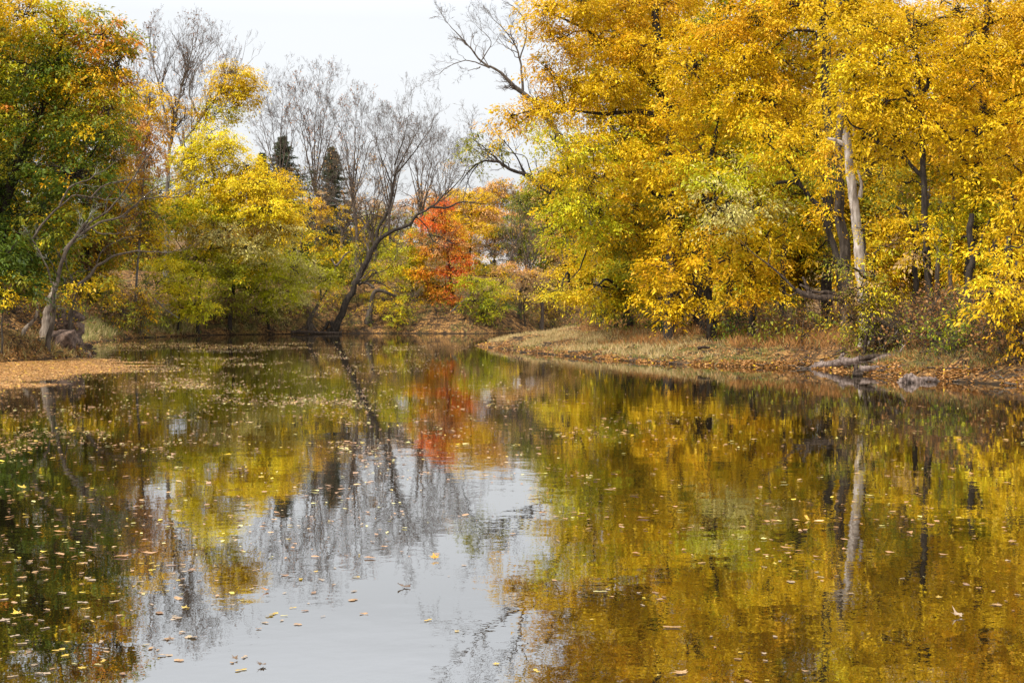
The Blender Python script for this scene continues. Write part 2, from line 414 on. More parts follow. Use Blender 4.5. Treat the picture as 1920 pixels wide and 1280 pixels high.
# ------------------------------------------------------------------ trees
def make_tree(name, label, cat, Y, base, limbs, blobs=(), bark=M_DARK, size=.17, cov=2.0, group=None, seed=1, twig=None,
              twigmat=None, pad=(.7, 1.35), leafy_twigs=None, links=True, flare=.5, aspect=.42, droop=.38, shell=.55, roots=0):
    """limbs: [(points[(px,py,dY)], r0, r1)], first is the trunk; blobs: [(px,py,rx,ry,palette[,dY[,cov]])] in view px at distance Y+dY"""
    rng = np.random.default_rng(seed)
    while sdist(np.array([(base-CX)*Y/F]), np.array([Y]))[0] < .35: Y += .5      # roots stay on the bank
    bx = (base-CX)*Y/F; bz = gz(bx, Y)
    org = np.array([bx, Y, bz])
    root = empty(name, org, label, cat, group)
    tb = Tubes(); lv = Leaves(); tw = Tubes() if twigmat else tb
    for k, (pts, r0, r1) in enumerate(limbs):
        P = np.array([W(p[0], p[1], Y+(p[2] if len(p) > 2 else 0)) for p in pts])
        if k == 0: P = np.concatenate([[org-[0, 0, .35]], P[1:]]) if len(P) > 1 else P
        tb.line(P, r0, r1, 9 if r0 > .12 else 6, wob=min(.09, .3*r1+.03) if len(P) > 2 else 0, flare=flare if k == 0 else 0, rough=.1, rng=rng)
    for k in range(roots):
        a = 2*PI*k/roots+rng.uniform(-.3, .3); r0 = limbs[0][1]
        e = org+[math.cos(a)*r0*3.4, math.sin(a)*r0*3.4, 0]; e[2] = gz(e[0], e[1])-.12 if sdist(np.array([e[0]]), np.array([e[1]]))[0] > 0 else -.1
        tb.line([org+[math.cos(a)*r0*.4, math.sin(a)*r0*.4, r0*2.4], org+[math.cos(a)*r0*1.4, math.sin(a)*r0*1.4, r0*.8], e], r0*.4, r0*.14, 6, rng=rng)
    if twig:      # bare branching off every limb: (from-fraction, n per limb metre, length, spec, up)
        fr, dens, ln, spec, up = twig
        for (P, rad) in list(tb.P):
            L = np.linalg.norm(np.diff(P, axis=0), axis=1).sum()
            n = max(3, int(dens*L)); t = rng.uniform(fr, 1, n); t[:3] = 1
            i = np.minimum((t*(len(P)-1)).astype(int), len(P)-2); f = (t*(len(P)-1)-i)[:, None]
            S = P[i]*(1-f)+P[i+1]*f; D = norm(P[i+1]-P[i])
            D = perp_dirs(D, np.radians(rng.normal(38, 12, n)*(t < 1)+rng.normal(0, 14, n)*(t == 1)), rng); D[:, 2] += up; D = norm(D)
            rr = np.minimum(rad[i]*.6, .02+ln*.018)
            tips = grow(tw, S, D, ln*rng.uniform(.5, 1.15, n)*(1.1-.35*t), rr, spec, rng, up=up)
            if leafy_twigs:
                pal, amount, lsz = leafy_twigs
                tp = tips.reshape(-1, 3); m = rng.random(len(tp)) < amount
                mask = vnoise(tp[:, 0]+40, tp[:, 2]+tp[:, 1], seed+3, 1.6) > -.05
                tp = tp[m & mask]
                cs, ws = palette(pal)
                hue = cs[rng.choice(len(cs), len(tp), p=ws)]*rng.uniform(.75, 1.2, (len(tp), 1))
                lv.add(tp+rng.normal(0, .05, tp.shape), rng.normal(0, 1, tp.shape)-[0, 0, .4], rng.normal(0, .7, tp.shape)+[0, 0, 1], lsz*rng.uniform(.7, 1.3, len(tp)), hue, aspect)
    allP = np.concatenate([p for p, _ in tb.P]) if tb.P else org[None]
    for b in blobs:
        px, py, rx, ry, pal = b[:5]; dY = b[5] if len(b) > 5 else rng.uniform(-.75, .3)*rx*Y/F; cv = b[6] if len(b) > 6 else 1
        Yb = Y+dY
        Cn = W(px, py, Yb); Rd = (rx*Yb/F, rx*Yb/F*.85, ry*Yb/F*.86)
        if links:
            dd = np.linalg.norm((allP-Cn)*[1, 1, 1.25], axis=1)+np.maximum(allP[:, 2]-Cn[2], 0)*1.0
            s0 = allP[dd.argmin()]; D = Cn-s0; ln = np.linalg.norm(D)
            if ln > .5:
                mid = s0+D*.5+[0, 0, .13*ln]+rng.normal(0, .07*ln, 3)
                tb.line([s0, mid, Cn], min(.16, .04+ln*.012), .035, 6, K=10, wob=.06, rng=rng)
        foliage(lv, tb, Cn, Rd, pal, size, cov*cv, rng, pad=pad, aspect=aspect, droop=droop, shell=shell)
    tb.build('trunk', bark, root, org)
    if twigmat: tw.build('branches', twigmat, root, org)
    lv.build('crown', M_LEAF, root, org)
    return root

G = 'gold3 amber2 lemon1'
# ---------------- left bank
make_tree('maple_tree', 'big round maple at the left edge, green below turning gold and orange at the top', 'tree', 84, -30,
    [([(-30, 640), (0, 470), (20, 330), (75, 220), (110, 120), (120, 20)], .42, .08),
     ([(5, 400), (60, 270), (95, 235), (150, 150)], .16, .05), ([(-20, 520), (60, 400), (150, 330), (200, 240)], .16, .05),
     ([(10, 380), (-40, 250), (-60, 120), (-40, 20)], .16, .05), ([(20, 330), (110, 330), (190, 300)], .12, .04)],
    [(40, 30, 90, 60, 'gold3 amber1 ygreen2 olive3'), (-60, 60, 80, 80, 'gold2 amber1 olive3'), (120, 60, 75, 65, 'gold2 ygreen3 olive3'),
     (195, 70, 55, 50, 'orange1 amber2 gold1 olive3'), (215, 130, 42, 55, 'amber2 olive3 gold1 russet1'), (60, 130, 95, 60, 'ygreen3 green3 gold1 olive2'),
     (150, 165, 80, 55, 'ygreen3 gold2 olive2 amber1'), (205, 205, 55, 45, 'ygreen2 olive3 amber3'), (-40, 190, 80, 70, 'green2 ygreen2 olive2'),
     (60, 215, 90, 55, 'green3 olive3 ygreen2 orange1'), (160, 250, 75, 45, 'green3 olive3 gold2'), (40, 310, 90, 55, 'dgreen3 green4 olive2'),
     (140, 330, 75, 50, 'green4 olive2 amber1 dgreen1'), (30, 400, 85, 55, 'green4 dgreen3 gold1'), (120, 420, 75, 50, 'green3 olive3 gold1'), (-50, 330, 80, 80, 'dgreen2 green3 olive1'),
     (-50, 470, 70, 60, 'dgreen2 green3'), (20, 490, 70, 45, 'green4 dgreen3'), (100, 490, 60, 40, 'olive3 green2 gold2', None or 2, .6)],
    size=.2, cov=1.7, seed=11)
make_tree('maple_tree', 'low dark green maple boughs hanging over the left edge of the leafy slope', 'tree', 74, -40,
    [([(-40, 650), (-30, 560), (-10, 480)], .2, .08), ([(-30, 560), (30, 500)], .08, .03)],
    [(25, 520, 48, 36, 'green5 dgreen2 olive1'), (-30, 480, 60, 60, 'dgreen2 green3'), (40, 555, 35, 26, 'green4 dgreen2', 0, .8), (5, 470, 50, 30, 'green4 dgreen2')], size=.2, cov=1.6, seed=12)
make_tree('sapling', 'thin pale sapling with a few yellow leaves at the left edge', 'tree', 70, 2,
    [([(2, 625), (4, 570), (10, 530)], .06, .03)], [(12, 535, 22, 14, 'lemon3 gold1', 0, .4), (6, 562, 18, 8, 'gold2 lemon2', 0, .4)], bark=M_LICHEN, size=.15, seed=13)
make_tree('leaning_tree', 'leaning tree with long bare lichen-covered limbs reaching right from the left bank', 'tree', 76.5, 90,
    [([(90, 612), (104, 545), (120, 470), (160, 420)], .14, .09),
     ([(120, 470), (160, 425), (205, 395), (240, 350), (280, 290), (298, 262)], .09, .02),
     ([(150, 440), (185, 418), (235, 402), (262, 375), (300, 345), (345, 330)], .085, .02),
     ([(60, 450), (80, 420), (112, 385), (145, 363), (172, 372), (205, 374), (250, 372)], .07, .02),
     ([(104, 545), (78, 480), (60, 450)], .06, .05), ([(112, 385), (130, 350), (170, 335), (215, 305)], .07, .02),
     ([(262, 375), (300, 368), (340, 372), (380, 338)], .05, .015), ([(170, 372), (195, 345), (240, 338), (300, 335)], .06, .015),
     ([(160, 420), (190, 440), (225, 436)], .06, .02)],
    [], bark=M_BROWN, twigmat=M_LICHEN, seed=14, twig=(.3, 1.9, 1.3, [(4, .6, 42, 3), (4, .6, 42, 3)], .12))
make_tree('leaning_tree', 'slender dark tree rooted in the rock outcrop, its white-tipped branch arching over the water', 'tree', 82, 126,
    [([(126, 612), (133, 590), (139, 560), (141, 540), (160, 525)], .13, .1),
     ([(141, 545), (165, 522), (180, 500), (215, 478), (240, 472), (270, 470), (300, 475), (336, 468)], .12, .02),
     ([(180, 500), (190, 470), (220, 450), (260, 440)], .05, .015), ([(141, 540), (125, 500), (120, 460)], .07, .03)],
    [(120, 530, 60, 28, 'olive3 gold2 ygreen1', 0, .35), (190, 520, 40, 20, 'gold2 amber1 olive1', 0, .25), (150, 560, 40, 20, 'gold3 olive2', 0, .22)], bark=M_BROWN, size=.16, seed=15, twig=(.3, .8, 1.1, [(4, .6, 42, 3)], .1), links=False)

def snag(name, label, Y, base, pts, r0, r1, stubs=(), mat=M_SNAG, seed=1, jag=True, K=None, cat='dead tree'):
    rng = np.random.default_rng(seed)
    org = np.array([(base-CX)*Y/F, Y, 0]); org[2] = max(gz(org[0], Y), 0)
    P = np.array([W(p[0], p[1], Y+(p[2] if len(p) > 2 else 0)) for p in pts]); P[0] = org-[0, 0, .3]
    root = empty(name, org, label, cat)
    tb = Tubes(); tb.line(P, r0, r1, 14, K=K or 26, wob=r0*.12, rough=.13, flare=.35, rng=rng)
    if jag:       # splintered top
        tip, r = tb.P[0][0][-1], tb.P[0][1][-1]
        for k in range(6):
            a = k*PI/3+rng.uniform(-.3, .3); o = np.array([math.cos(a), math.sin(a), 0])*r*.6
            tb.line([tip+o-[0, 0, .3], tip+o*1.05+[0, 0, rng.uniform(.1, .7)*r*3.5]], r*.42, r*.05, 5, K=4, rng=rng)
    tb.build('trunk', mat, root, org)
    for st, a, b in stubs:
        t2 = Tubes(); t2.line([W(p[0], p[1], Y+(p[2] if len(p) > 2 else 0)) for p in st], a, b, 8, rough=.15, rng=rng); t2.build('branch_stub', mat, root, org)
    return root
snag('tree_stump', 'tall pale barkless broken stump leaning right on the left bank beside the rocks', 79, 80, [(80, 612), (88, 590), (95, 565), (103, 534)], .25, .15, seed=3, mat=M_STUMP)
snag('dead_log', 'crooked bleached root lying down the left leafy slope below the broken stump', 77, 36, [(36, 626), (50, 612), (62, 603), (68, 592), (71, 575)], .13, .06, mat=M_STUMP, seed=4, jag=False, cat='log')

make_tree('orange_tree', 'thin orange and amber tree seen between the left maple and the bare trees', 'tree', 140, 250,
    [([(250, 620), (262, 450), (270, 300), (282, 180)], .14, .05)],
    [(275, 190, 45, 45, 'gold3 amber2', 0, .6), (245, 240, 45, 50, 'orange2 amber3 peach2', 0, .8), (285, 250, 42, 45, 'peach2 gold2 amber2', 0, .5), (225, 300, 55, 50, 'orange2 peach2 amber2 brown1', 0, .8),
     (280, 310, 40, 35, 'peach2 amber2', 0, .5), (240, 370, 60, 45, 'amber2 russet1 olive1 gold1', 0, .8), (230, 450, 70, 45, 'amber2 gold2 olive2 brown1', 0, .7), (290, 400, 45, 40, 'olive2 green1 peach1', 0, .6)],
    size=.24, cov=1.5, bark=M_GREY, seed=21)
make_tree('yellow_tree', 'tall half-bare tree with pale limbs and one round yellow top against the sky', 'tree', 165, 312,
    [([(312, 600), (312, 420), (315, 300), (325, 230), (345, 150), (360, 95)], .38, .06), ([(315, 310), (335, 280), (375, 225), (400, 190), (430, 140)], .2, .05),
     ([(318, 260), (305, 190), (290, 130), (282, 95)], .17, .04), ([(330, 215), (300, 160), (320, 110)], .1, .03), ([(375, 225), (350, 170), (385, 100)], .12, .03)],
    [(440, 145, 42, 34, 'gold4 lemon2'), (462, 170, 26, 32, 'gold4 lemon1'), (415, 175, 34, 26, 'gold3 lemon2', 0, .7), (405, 215, 40, 26, 'lemon2 gold3 ygreen1', 0, .6), (362, 215, 30, 26, 'gold3 amber1', 0, .5), (325, 205, 22, 30, 'gold2 amber2', 0, .35), (440, 205, 34, 18, 'ygreen2 lemon2', 0, .5)],
    bark=M_GREY, twigmat=M_TWIG, size=.25, cov=2.0, seed=22, twig=(.45, 1.2, 4.2, [(5, .55, 32, 4), (5, .55, 34, 3), (4, .5, 36, 3)], .45), leafy_twigs=('russet2 brown1', .03, .25))
make_tree('yellow_tree', 'broad bright yellow tree with a gold skirt stepping down to the right, left of centre', 'tree', 152, 430,
    [([(430, 612), (440, 520), (425, 420), (400, 330), (390, 265)], .22, .08), ([(440, 500), (480, 430), (520, 390)], .2, .05), ([(425, 430), (380, 390), (350, 350)], .15, .05), ([(440, 480), (500, 440), (540, 440)], .15, .05)],
    [(395, 262, 40, 30, 'lemon3 ygreen2'), (365, 300, 38, 34, 'lemon3 ygreen2'), (425, 285, 45, 34, 'lemon4 ygreen1 gold1'), (465, 315, 45, 28, 'gold3 lemon3'), (385, 345, 52, 34, 'lemon3 gold2 ygreen2'),
     (450, 355, 55, 34, 'gold3 lemon2 amber1'), (515, 350, 48, 30, 'gold4 amber1'), (545, 385, 34, 18, 'gold3 lemon2'), (500, 395, 55, 28, 'gold4 lemon2', -5), (545, 410, 34, 20, 'gold3 lemon1', -4), (470, 345, 48, 28, 'lemon3 gold2', -5), (400, 400, 60, 32, 'ygreen3 gold2 lemon1'), (345, 385, 38, 34, 'ygreen2 gold2 amber1'), (430, 515, 34, 26, 'ygreen2 olive2 gold1', -6), (425, 565, 30, 18, 'olive2 ygreen1 brown1', -3, .8), (460, 435, 55, 24, 'gold3 peach2'), (525, 440, 38, 20, 'gold3 lemon1')],
    size=.25, cov=1.9, seed=23)
make_tree('understory_tree', 'faded peach and gold leafy tree in front of the broad yellow tree', 'tree', 147, 370,
    [([(370, 610), (375, 520), (400, 450)], .2, .06), ([(375, 520), (330, 450)], .1, .04)],
    [(330, 430, 60, 32, 'gold2 ygreen2 pale1', 0, .9), (410, 435, 60, 30, 'gold2 pale2 peach1 tan1', 0, .9), (380, 485, 70, 30, 'gold2 ygreen3 pale1'), (470, 465, 54, 30, 'gold2 pale3 ygreen1', 0, 1), (300, 480, 40, 26, 'gold1 ygreen2 amber1', 0, .8), (340, 395, 44, 28, 'ygreen2 gold2', 0, .9), (525, 430, 40, 24, 'gold3 pale1', 0, .9)], size=.22, cov=1.7, seed=24)
make_tree('understory_tree', 'bright lemon and green layered bush hanging low over the left cove', 'bush', 141, 335,
    [([(335, 600), (335, 560), (345, 510)], .12, .05), ([(335, 565), (310, 530)], .06, .03)],
    [(320, 500, 34, 18, 'lemon3 ygreen2'), (355, 525, 36, 20, 'lemon3 ygreen3 gold1'), (330, 550, 36, 20, 'lemon4 ygreen2'), (365, 572, 32, 17, 'lemon4 ygreen1'), (335, 580, 28, 12, 'ygreen3 lemon2'), (292, 530, 28, 22, 'olive2 green1 gold1', 0, .7)], size=.21, cov=2.0, seed=25)
make_tree('understory_tree', 'pale yellow-green tree reaching the far bank left of the leaning trunk', 'tree', 151, 505,
    [([(505, 610), (495, 560), (500, 500)], .16, .06), ([(500, 570), (545, 520)], .09, .04), ([(497, 560), (450, 510)], .09, .04)],
    [(440, 500, 48, 32, 'ygreen4 gold1 pale1', -3), (490, 500, 48, 34, 'ygreen3 gold1 pale2', -3), (545, 500, 40, 30, 'pale2 ygreen3'), (470, 548, 50, 28, 'ygreen4 green1 pale1', -2), (530, 545, 44, 30, 'pale3 ygreen3', -2), (420, 550, 38, 26, 'ygreen3 gold1 olive1', -2), (490, 585, 40, 14, 'ygreen2 olive2 pale1', -1, .8), (385, 585, 34, 13, 'ygreen2 lemon1 olive1', -1, .8), (438, 585, 24, 14, 'ygreen3 lemon1'), (560, 555, 22, 20, 'pale3 ygreen1')], size=.21, cov=1.7, seed=26)
make_tree('bank_tree', 'dark stemmed gold tree standing behind the pale yellow-green tree on the far bank', 'tree', 165, 560,
    [([(560, 600), (555, 500), (572, 420), (580, 360)], .32, .12), ([(556, 490), (530, 465), (500, 455)], .09, .04), ([(572, 430), (600, 390), (640, 380)], .12, .04)],
    [(590, 385, 28, 20, 'gold2 amber1 tan1', 0, .5), (620, 405, 30, 22, 'gold3 amber1', 0, .6), (600, 450, 34, 26, 'gold2 olive2', 0, .6), (540, 480, 30, 22, 'ygreen2 olive2', 0, .6)], bark=M_BROWN, size=.24, cov=1.7, seed=27)
# ---------------- the far bank
snag_t = make_tree('bank_tree', 'twisted small tree with pale exposed roots left of the leaning trunk', 'tree', 156.5, 583,
    [([(583, 626), (578, 606), (588, 585), (600, 565), (602, 540)], .3, .1), ([(600, 565), (615, 540), (630, 500)], .12, .05), ([(583, 622), (586, 605), (577, 596)], .14, .05)],
    [(600, 520, 34, 24, 'ygreen3 pale2 olive1'), (620, 490, 30, 24, 'ygreen2 gold2 olive1', 5, .8), (575, 560, 24, 18, 'olive3 gold1', 0, .5), (615, 545, 24, 20, 'ygreen3 gold2', 6, .6), (660, 475, 36, 26, 'green1 ygreen2 gold1', 9, .7)], bark=M_BROWN, size=.21, cov=1.7, seed=31, roots=7)
make_tree('leaning_tree', 'big dark tree leaning right from the far waterline, forked with bare twigs', 'tree', 157.5, 618,
    [([(618, 624), (636, 600), (655, 555), (680, 505), (702, 462), (712, 448)], .43, .3),
     ([(710, 450), (735, 432), (768, 424), (778, 405), (800, 392), (820, 380), (848, 345)], .27, .04),
     ([(708, 455), (705, 432), (722, 408), (735, 370), (737, 340), (752, 300), (770, 270)], .22, .04),
     ([(808, 388), (840, 390), (862, 377), (900, 382), (925, 380)], .15, .03),
     ([(672, 535), (690, 525), (715, 530), (735, 545)], .13, .04), ([(685, 528), (700, 512), (725, 508), (738, 490)], .1, .03),
     ([(780, 405), (800, 425), (812, 455), (840, 462), (870, 475)], .09, .02), ([(737, 350), (720, 310), (705, 270)], .1, .03), ([(738, 330), (775, 290), (800, 250)], .12, .03),
     ([(730, 445), (745, 460), (765, 452), (795, 458)], .07, .02), ([(722, 408), (690, 400), (660, 415), (630, 420)], .09, .02), ([(740, 310), (760, 250), (765, 220)], .1, .03), ([(835, 365), (870, 330), (880, 290)], .09, .02)],
    [], bark=M_DARK, twigmat=M_TWIG, seed=32, twig=(.42, .9, 3.6, [(5, .6, 36, 4), (6, .55, 38, 3), (5, .5, 38, 3)], .3), roots=6)
make_tree('bare_tree', 'squat broken grey trunk lying back on the far bank behind the leaning tree', 'tree', 162, 690, [([(690, 560), (700, 540), (720, 548), (745, 556)], .4, .15), ([(700, 540), (690, 530), (672, 530)], .2, .08)], [], bark=M_BROWN, seed=33)

def bare(label, Y, base, top, w, seed, russ=.03, h0=.42, mat=M_TWIG, n=5, col_=('russet2 orange1', .3)):
    """vase-shaped leafless tree: trunk forks into rising limbs"""
    rng = np.random.default_rng(seed); g0 = HY+(CZ-gz((base-CX)*Y/F, Y))*F/Y
    H = g0-top; tr = [([(base, g0), (base+rng.uniform(-6, 6), g0-H*.3), (base+rng.uniform(-8, 8), g0-H*h0)], .28, .15)]
    fx = tr[0][0][-1][0]; fy = g0-H*h0
    for k in range(n):
        e = (k/(n-1)-.5)*2; x1 = fx+e*w*.6+rng.uniform(-6, 6); x2 = fx+e*w*1.05+rng.uniform(-9, 9)
        dy = rng.uniform(-3, 3)
        tr.append(([(fx, fy+rng.uniform(-5, 15)), (x1*.6+fx*.4, fy-H*.18), (x1, fy-H*.33, dy*.5), (x2, top+H*.12+abs(e)**2*H*.14, dy)], .12, .022))
    return make_tree('bare_tree', label, 'tree', Y, base, tr, [], bark=M_TWIG, twigmat=M_TWIG, seed=seed, size=.25,
                     twig=(.2, .85, 4.4, [(5, .58, 36, 4), (6, .56, 38, 3), (6, .54, 38, 3)], .34), leafy_twigs=(col_[0], russ*.4, .2))
bare('leafless grey tree rising left of the far conifers, tallest twig tips beside the yellow top', 195, 520, 142, 45, 41)
bare('leafless tree with a dark vase of limbs above the conifers, russet leaves in its top', 190, 592, 128, 55, 42, .07)
bare('leafless tree with russet leaves in its top, right of the two conifers', 186, 668, 172, 50, 43, .1)
bare('leafless grey tree directly above the fork of the leaning trunk', 192, 735, 205, 48, 44, .02)
bare('leafless pale grey tree right of the leaning trunk against open sky', 184, 790, 228, 45, 45, .0)
bare('lowest leafless tree standing left of the arching branch', 198, 838, 262, 35, 46, .02)
bare('leafless twiggy tree behind the orange tree at the left, below the sky gap', 186, 352, 92, 55, 47, .05)
bare('leafless tree half hidden behind the left maple, its twigs showing at the maple edge', 175, 262, 72, 40, 48, .1)
bare('short leafless tree at the foot of the conifers in brownish thicket', 178, 640, 320, 55, 49, .12, col_=('tan2 brown2 peach2', .3))
bare('short leafless tree in the thicket left of the leaning trunk', 172, 590, 330, 40, 50, .1, col_=('tan2 brown2 gold1', .3))
bare('short leafless rusty tree behind the upper fork of the leaning trunk', 180, 700, 330, 55, 51, .16, col_=('peach2 brown2 amber1', .3))

def conifer(label, Y, base, top, w, seed):
    rng = np.random.default_rng(seed); bx = (base-CX)*Y/F; bz = gz(bx, Y); org = np.array([bx, Y, bz])
    root = empty('conifer', org, label, 'tree'); tb = Tubes(); lv = Leaves()
    zt = W(base, top, Y)[2]; H = zt-bz; hw = w*Y/F
    tb.line([org-[0, 0, .3], org+[0, 0, H*.6], org+[0, 0, H]], .35, .03, 7, rng=rng)
    n = 430; u = np.sort(rng.uniform(0, 1, n))**.8; z = bz+H*(.08+.92*u); L = hw*(1-u*.98)**.75*rng.uniform(.25, 1.45, n)+.1
    az = rng.uniform(0, 2*PI, n); K = 5; t = np.linspace(0, 1, K)
    dr = np.stack([np.cos(az), np.sin(az), np.zeros(n)], -1)
    P = org[None, None]*[1, 1, 0]+dr[:, None]*(L[:, None]*t)[..., None]; P[..., 2] += z[:, None]-L[:, None]*.35*t+L[:, None]*.22*t**3
    tb.batch(P, np.linspace(.05, .012, K)[None]*np.ones((n, 1)), 3)
    m = 60; ti = rng.uniform(.1, 1, (n, m)); i = np.minimum((ti*(K-1)).astype(int), K-2); f = (ti*(K-1)-i)[..., None]; ar = np.arange(n)[:, None]
    S = P[ar, i]*(1-f)+P[ar, i+1]*f; S = S.reshape(-1, 3); D = np.repeat(dr[:, None], m, 1).reshape(-1, 3)+rng.normal(0, .8, (n*m, 3)); D[:, 2] -= .5
    hue = np.array([.075, .09, .045])*rng.uniform(.6, 1.6, (n*m, 1))
    lv.add(S, D, rng.normal(0, 1, S.shape)+[0, 0, .6], .42*rng.uniform(.6, 1.2, n*m), hue, .22)
    tb.build('trunk', M_BROWN, root, org); lv.build('crown', M_LEAF, root, org)
conifer('dark conifer behind the bare trees, the left and broader of the pair', 206, 530, 256, 80, 61)
conifer('narrow dark conifer behind the bare trees, right of the broader one', 203, 622, 276, 60, 62)
conifer('low dark conifer peeping over the gold skirt of the broad yellow tree', 200, 492, 288, 50, 63)

make_tree('red_maple', 'vivid red-orange maple right of the leaning trunk on the far bank', 'tree', 166, 850,
    [([(850, 600), (848, 540), (838, 470), (828, 400)], .22, .06)],
    [(832, 388, 22, 14, 'red3 orange2', 0, .9), (812, 415, 26, 15, 'red2 orange2 peach1', 0, .9), (845, 428, 26, 12, 'orange3 peach1 amber1', 0, .9), (850, 455, 28, 14, 'red2 orange3 peach2'), (815, 468, 28, 13, 'orange3 peach1 amber1', 0, .9), (868, 485, 24, 10, 'red3 orange2'), (845, 508, 32, 10, 'red3 orange2 peach1'), (865, 530, 22, 10, 'red2 orange2'), (822, 540, 32, 10, 'orange3 red1 amber1'), (845, 562, 26, 8, 'red2 orange2'), (800, 575, 24, 10, 'orange2 amber2', 0, .8), (780, 445, 20, 12, 'peach2 orange1', 0, .5), (795, 510, 26, 12, 'amber2 orange1 gold1', 0, .8)],
    size=.22, cov=2.9, seed=71, pad=(.6, 1.1))
make_tree('orange_tree', 'amber-gold tree right behind the red maple', 'tree', 174, 885,
    [([(885, 600), (880, 500), (885, 400), (880, 360)], .22, .06)],
    [(880, 370, 36, 20, 'gold3 amber1'), (865, 405, 34, 18, 'gold3 amber1'), (905, 400, 34, 20, 'peach2 gold2 amber1', 0, .9), (885, 430, 40, 16, 'gold3 amber1'), (868, 460, 34, 14, 'gold2 amber2', 0, .8), (900, 455, 26, 10, 'gold2 amber2', 0, .35), (865, 500, 24, 13, 'gold3 amber1', 0, .6), (910, 372, 26, 16, 'gold2 peach1', 0, .8)], size=.24, cov=1.8, seed=72)
make_tree('yellow_tree', 'olive-gold tree under the long arm of the leaning trunk', 'tree', 168, 775,
    [([(775, 600), (772, 540), (765, 480)], .2, .06), ([(772, 560), (735, 520)], .1, .03)],
    [(760, 470, 34, 18, 'gold2 ygreen2'), (795, 480, 34, 18, 'gold3 ygreen1'), (740, 505, 34, 20, 'ygreen3 gold2'), (785, 515, 40, 20, 'gold3 ygreen2'), (810, 535, 30, 14, 'gold3 amber1'), (760, 545, 36, 15, 'ygreen2 gold2', 0, .9), (800, 570, 26, 14, 'gold3 lemon1'), (790, 440, 30, 14, 'gold2 olive2', 0, .7), (735, 470, 26, 18, 'ygreen2 olive2', 0, .7)], size=.22, cov=1.8, seed=73)
make_tree('bush', 'bright olive-yellow bush hanging over the far bank below the leaning trunk', 'bush', 160, 745,
    [([(745, 606), (746, 590), (752, 570)], .07, .03)],
    [(735, 573, 20, 9, 'ygreen2 gold2 olive1'), (763, 583, 22, 8, 'ygreen2 gold2'), (736, 594, 18, 7, 'ygreen2 olive2'), (757, 556, 16, 8, 'ygreen2 gold1', 0, .7), (745, 603, 14, 5, 'olive2 gold1', 0, .8), (722, 562, 14, 7, 'olive1 gold1', 0, .5)], size=.19, cov=1.3, seed=74)
make_tree('bush', 'green and yellow layered bush on the far bank right of the red maple', 'bush', 163, 905,
    [([(905, 606), (903, 585), (908, 550)], .09, .03)],
    [(890, 528, 34, 13, 'ygreen3 olive1'), (920, 545, 34, 13, 'ygreen3 green2'), (895, 565, 34, 13, 'green3 ygreen2'), (930, 575, 26, 11, 'ygreen3 green1'), (900, 588, 22, 10, 'green3 ygreen1'), (945, 530, 26, 12, 'gold2 ygreen2', 0, .8)], size=.2, cov=1.7, seed=75)
make_tree('bush', 'peach and gold bush on the slope right of the green layered bush', 'bush', 168, 985,
    [([(985, 600), (980, 560), (990, 520)], .1, .03)],
    [(965, 505, 36, 16, 'peach3 gold1 tan1', 0, .9), (1000, 515, 30, 16, 'amber1 peach2 tan1', 0, .8), (985, 545, 36, 16, 'olive1 tan2 brown1', 0, .5), (945, 555, 22, 12, 'gold2 tan1', 0, .6)], size=.2, cov=1.5, seed=76, twig=(.2, 1.5, 1.6, [(4, .6, 40, 3), (4, .6, 40, 3)], .2))
bare('low brown leafless thicket tree right of the peach bush', 166, 1015, 470, 45, 77, .1, col_=('tan2 brown2 peach1', .3))
bare('low leafless grey shrub tree at the inner corner of the cove', 170, 975, 440, 40, 78, .1, col_=('tan2 brown2 green1', .3))
make_tree('hill_tree', 'soft orange tree on the far hilltop above the white house', 'tree', 250, 935, [([(935, 520), (935, 430), (932, 370)], .3, .08)],
    [(925, 360, 34, 18, 'peach3 amber2'), (955, 372, 30, 20, 'peach2 tan2 olive1'), (915, 392, 34, 16, 'amber2 gold2'), (950, 405, 30, 16, 'peach3 tan1'), (940, 345, 22, 12, 'gold2 peach1')], size=.32, cov=1.6, seed=81)
make_tree('hill_tree', 'green hilltop tree right of the white house', 'tree', 235, 985, [([(985, 520), (985, 430), (982, 390)], .3, .08)],
    [(975, 380, 30, 20, 'green3 olive3'), (1000, 400, 30, 24, 'green2 olive3 peach1'), (965, 420, 28, 18, 'olive3 green2'), (995, 440, 30, 18, 'peach2 olive2 green1'), (955, 450, 24, 14, 'green3 dgreen2'), (975, 470, 28, 14, 'green2 amber1'), (1010, 360, 26, 18, 'olive3 ygreen1', 0, .8), (1020, 430, 26, 26, 'peach2 olive2')], size=.3, cov=1.5, seed=82)
make_tree('hill_tree', 'rusty tree on the skyline left of the red maple', 'tree', 240, 770, [([(770, 520), (770, 430), (775, 380)], .3, .08)],
    [(760, 385, 36, 20, 'peach2 tan2 russet1', 0, .8), (800, 372, 30, 16, 'peach2 amber2', 0, .8), (735, 410, 34, 20, 'tan2 russet2 olive1', 0, .8), (785, 410, 36, 18, 'olive2 gold1 peach1'), (750, 440, 40, 18, 'olive3 gold1')], size=.3, cov=1.5, seed=83)
make_tree('hill_tree', 'brownish orange tree behind the gold tree and conifers', 'tree', 215, 650, [([(650, 540), (650, 450), (655, 390)], .3, .08)],
    [(640, 395, 40, 22, 'tan2 gold1 brown1', 0, .8), (680, 380, 36, 20, 'peach2 tan2 russet1', 0, .8), (610, 430, 40, 24, 'gold2 olive2'), (660, 440, 45, 26, 'gold2 amber1 olive1'), (700, 430, 36, 20, 'olive2 tan1'), (690, 470, 40, 24, 'olive2 green1 gold1'), (640, 480, 40, 24, 'green1 olive2')], size=.28, cov=1.5, seed=84)
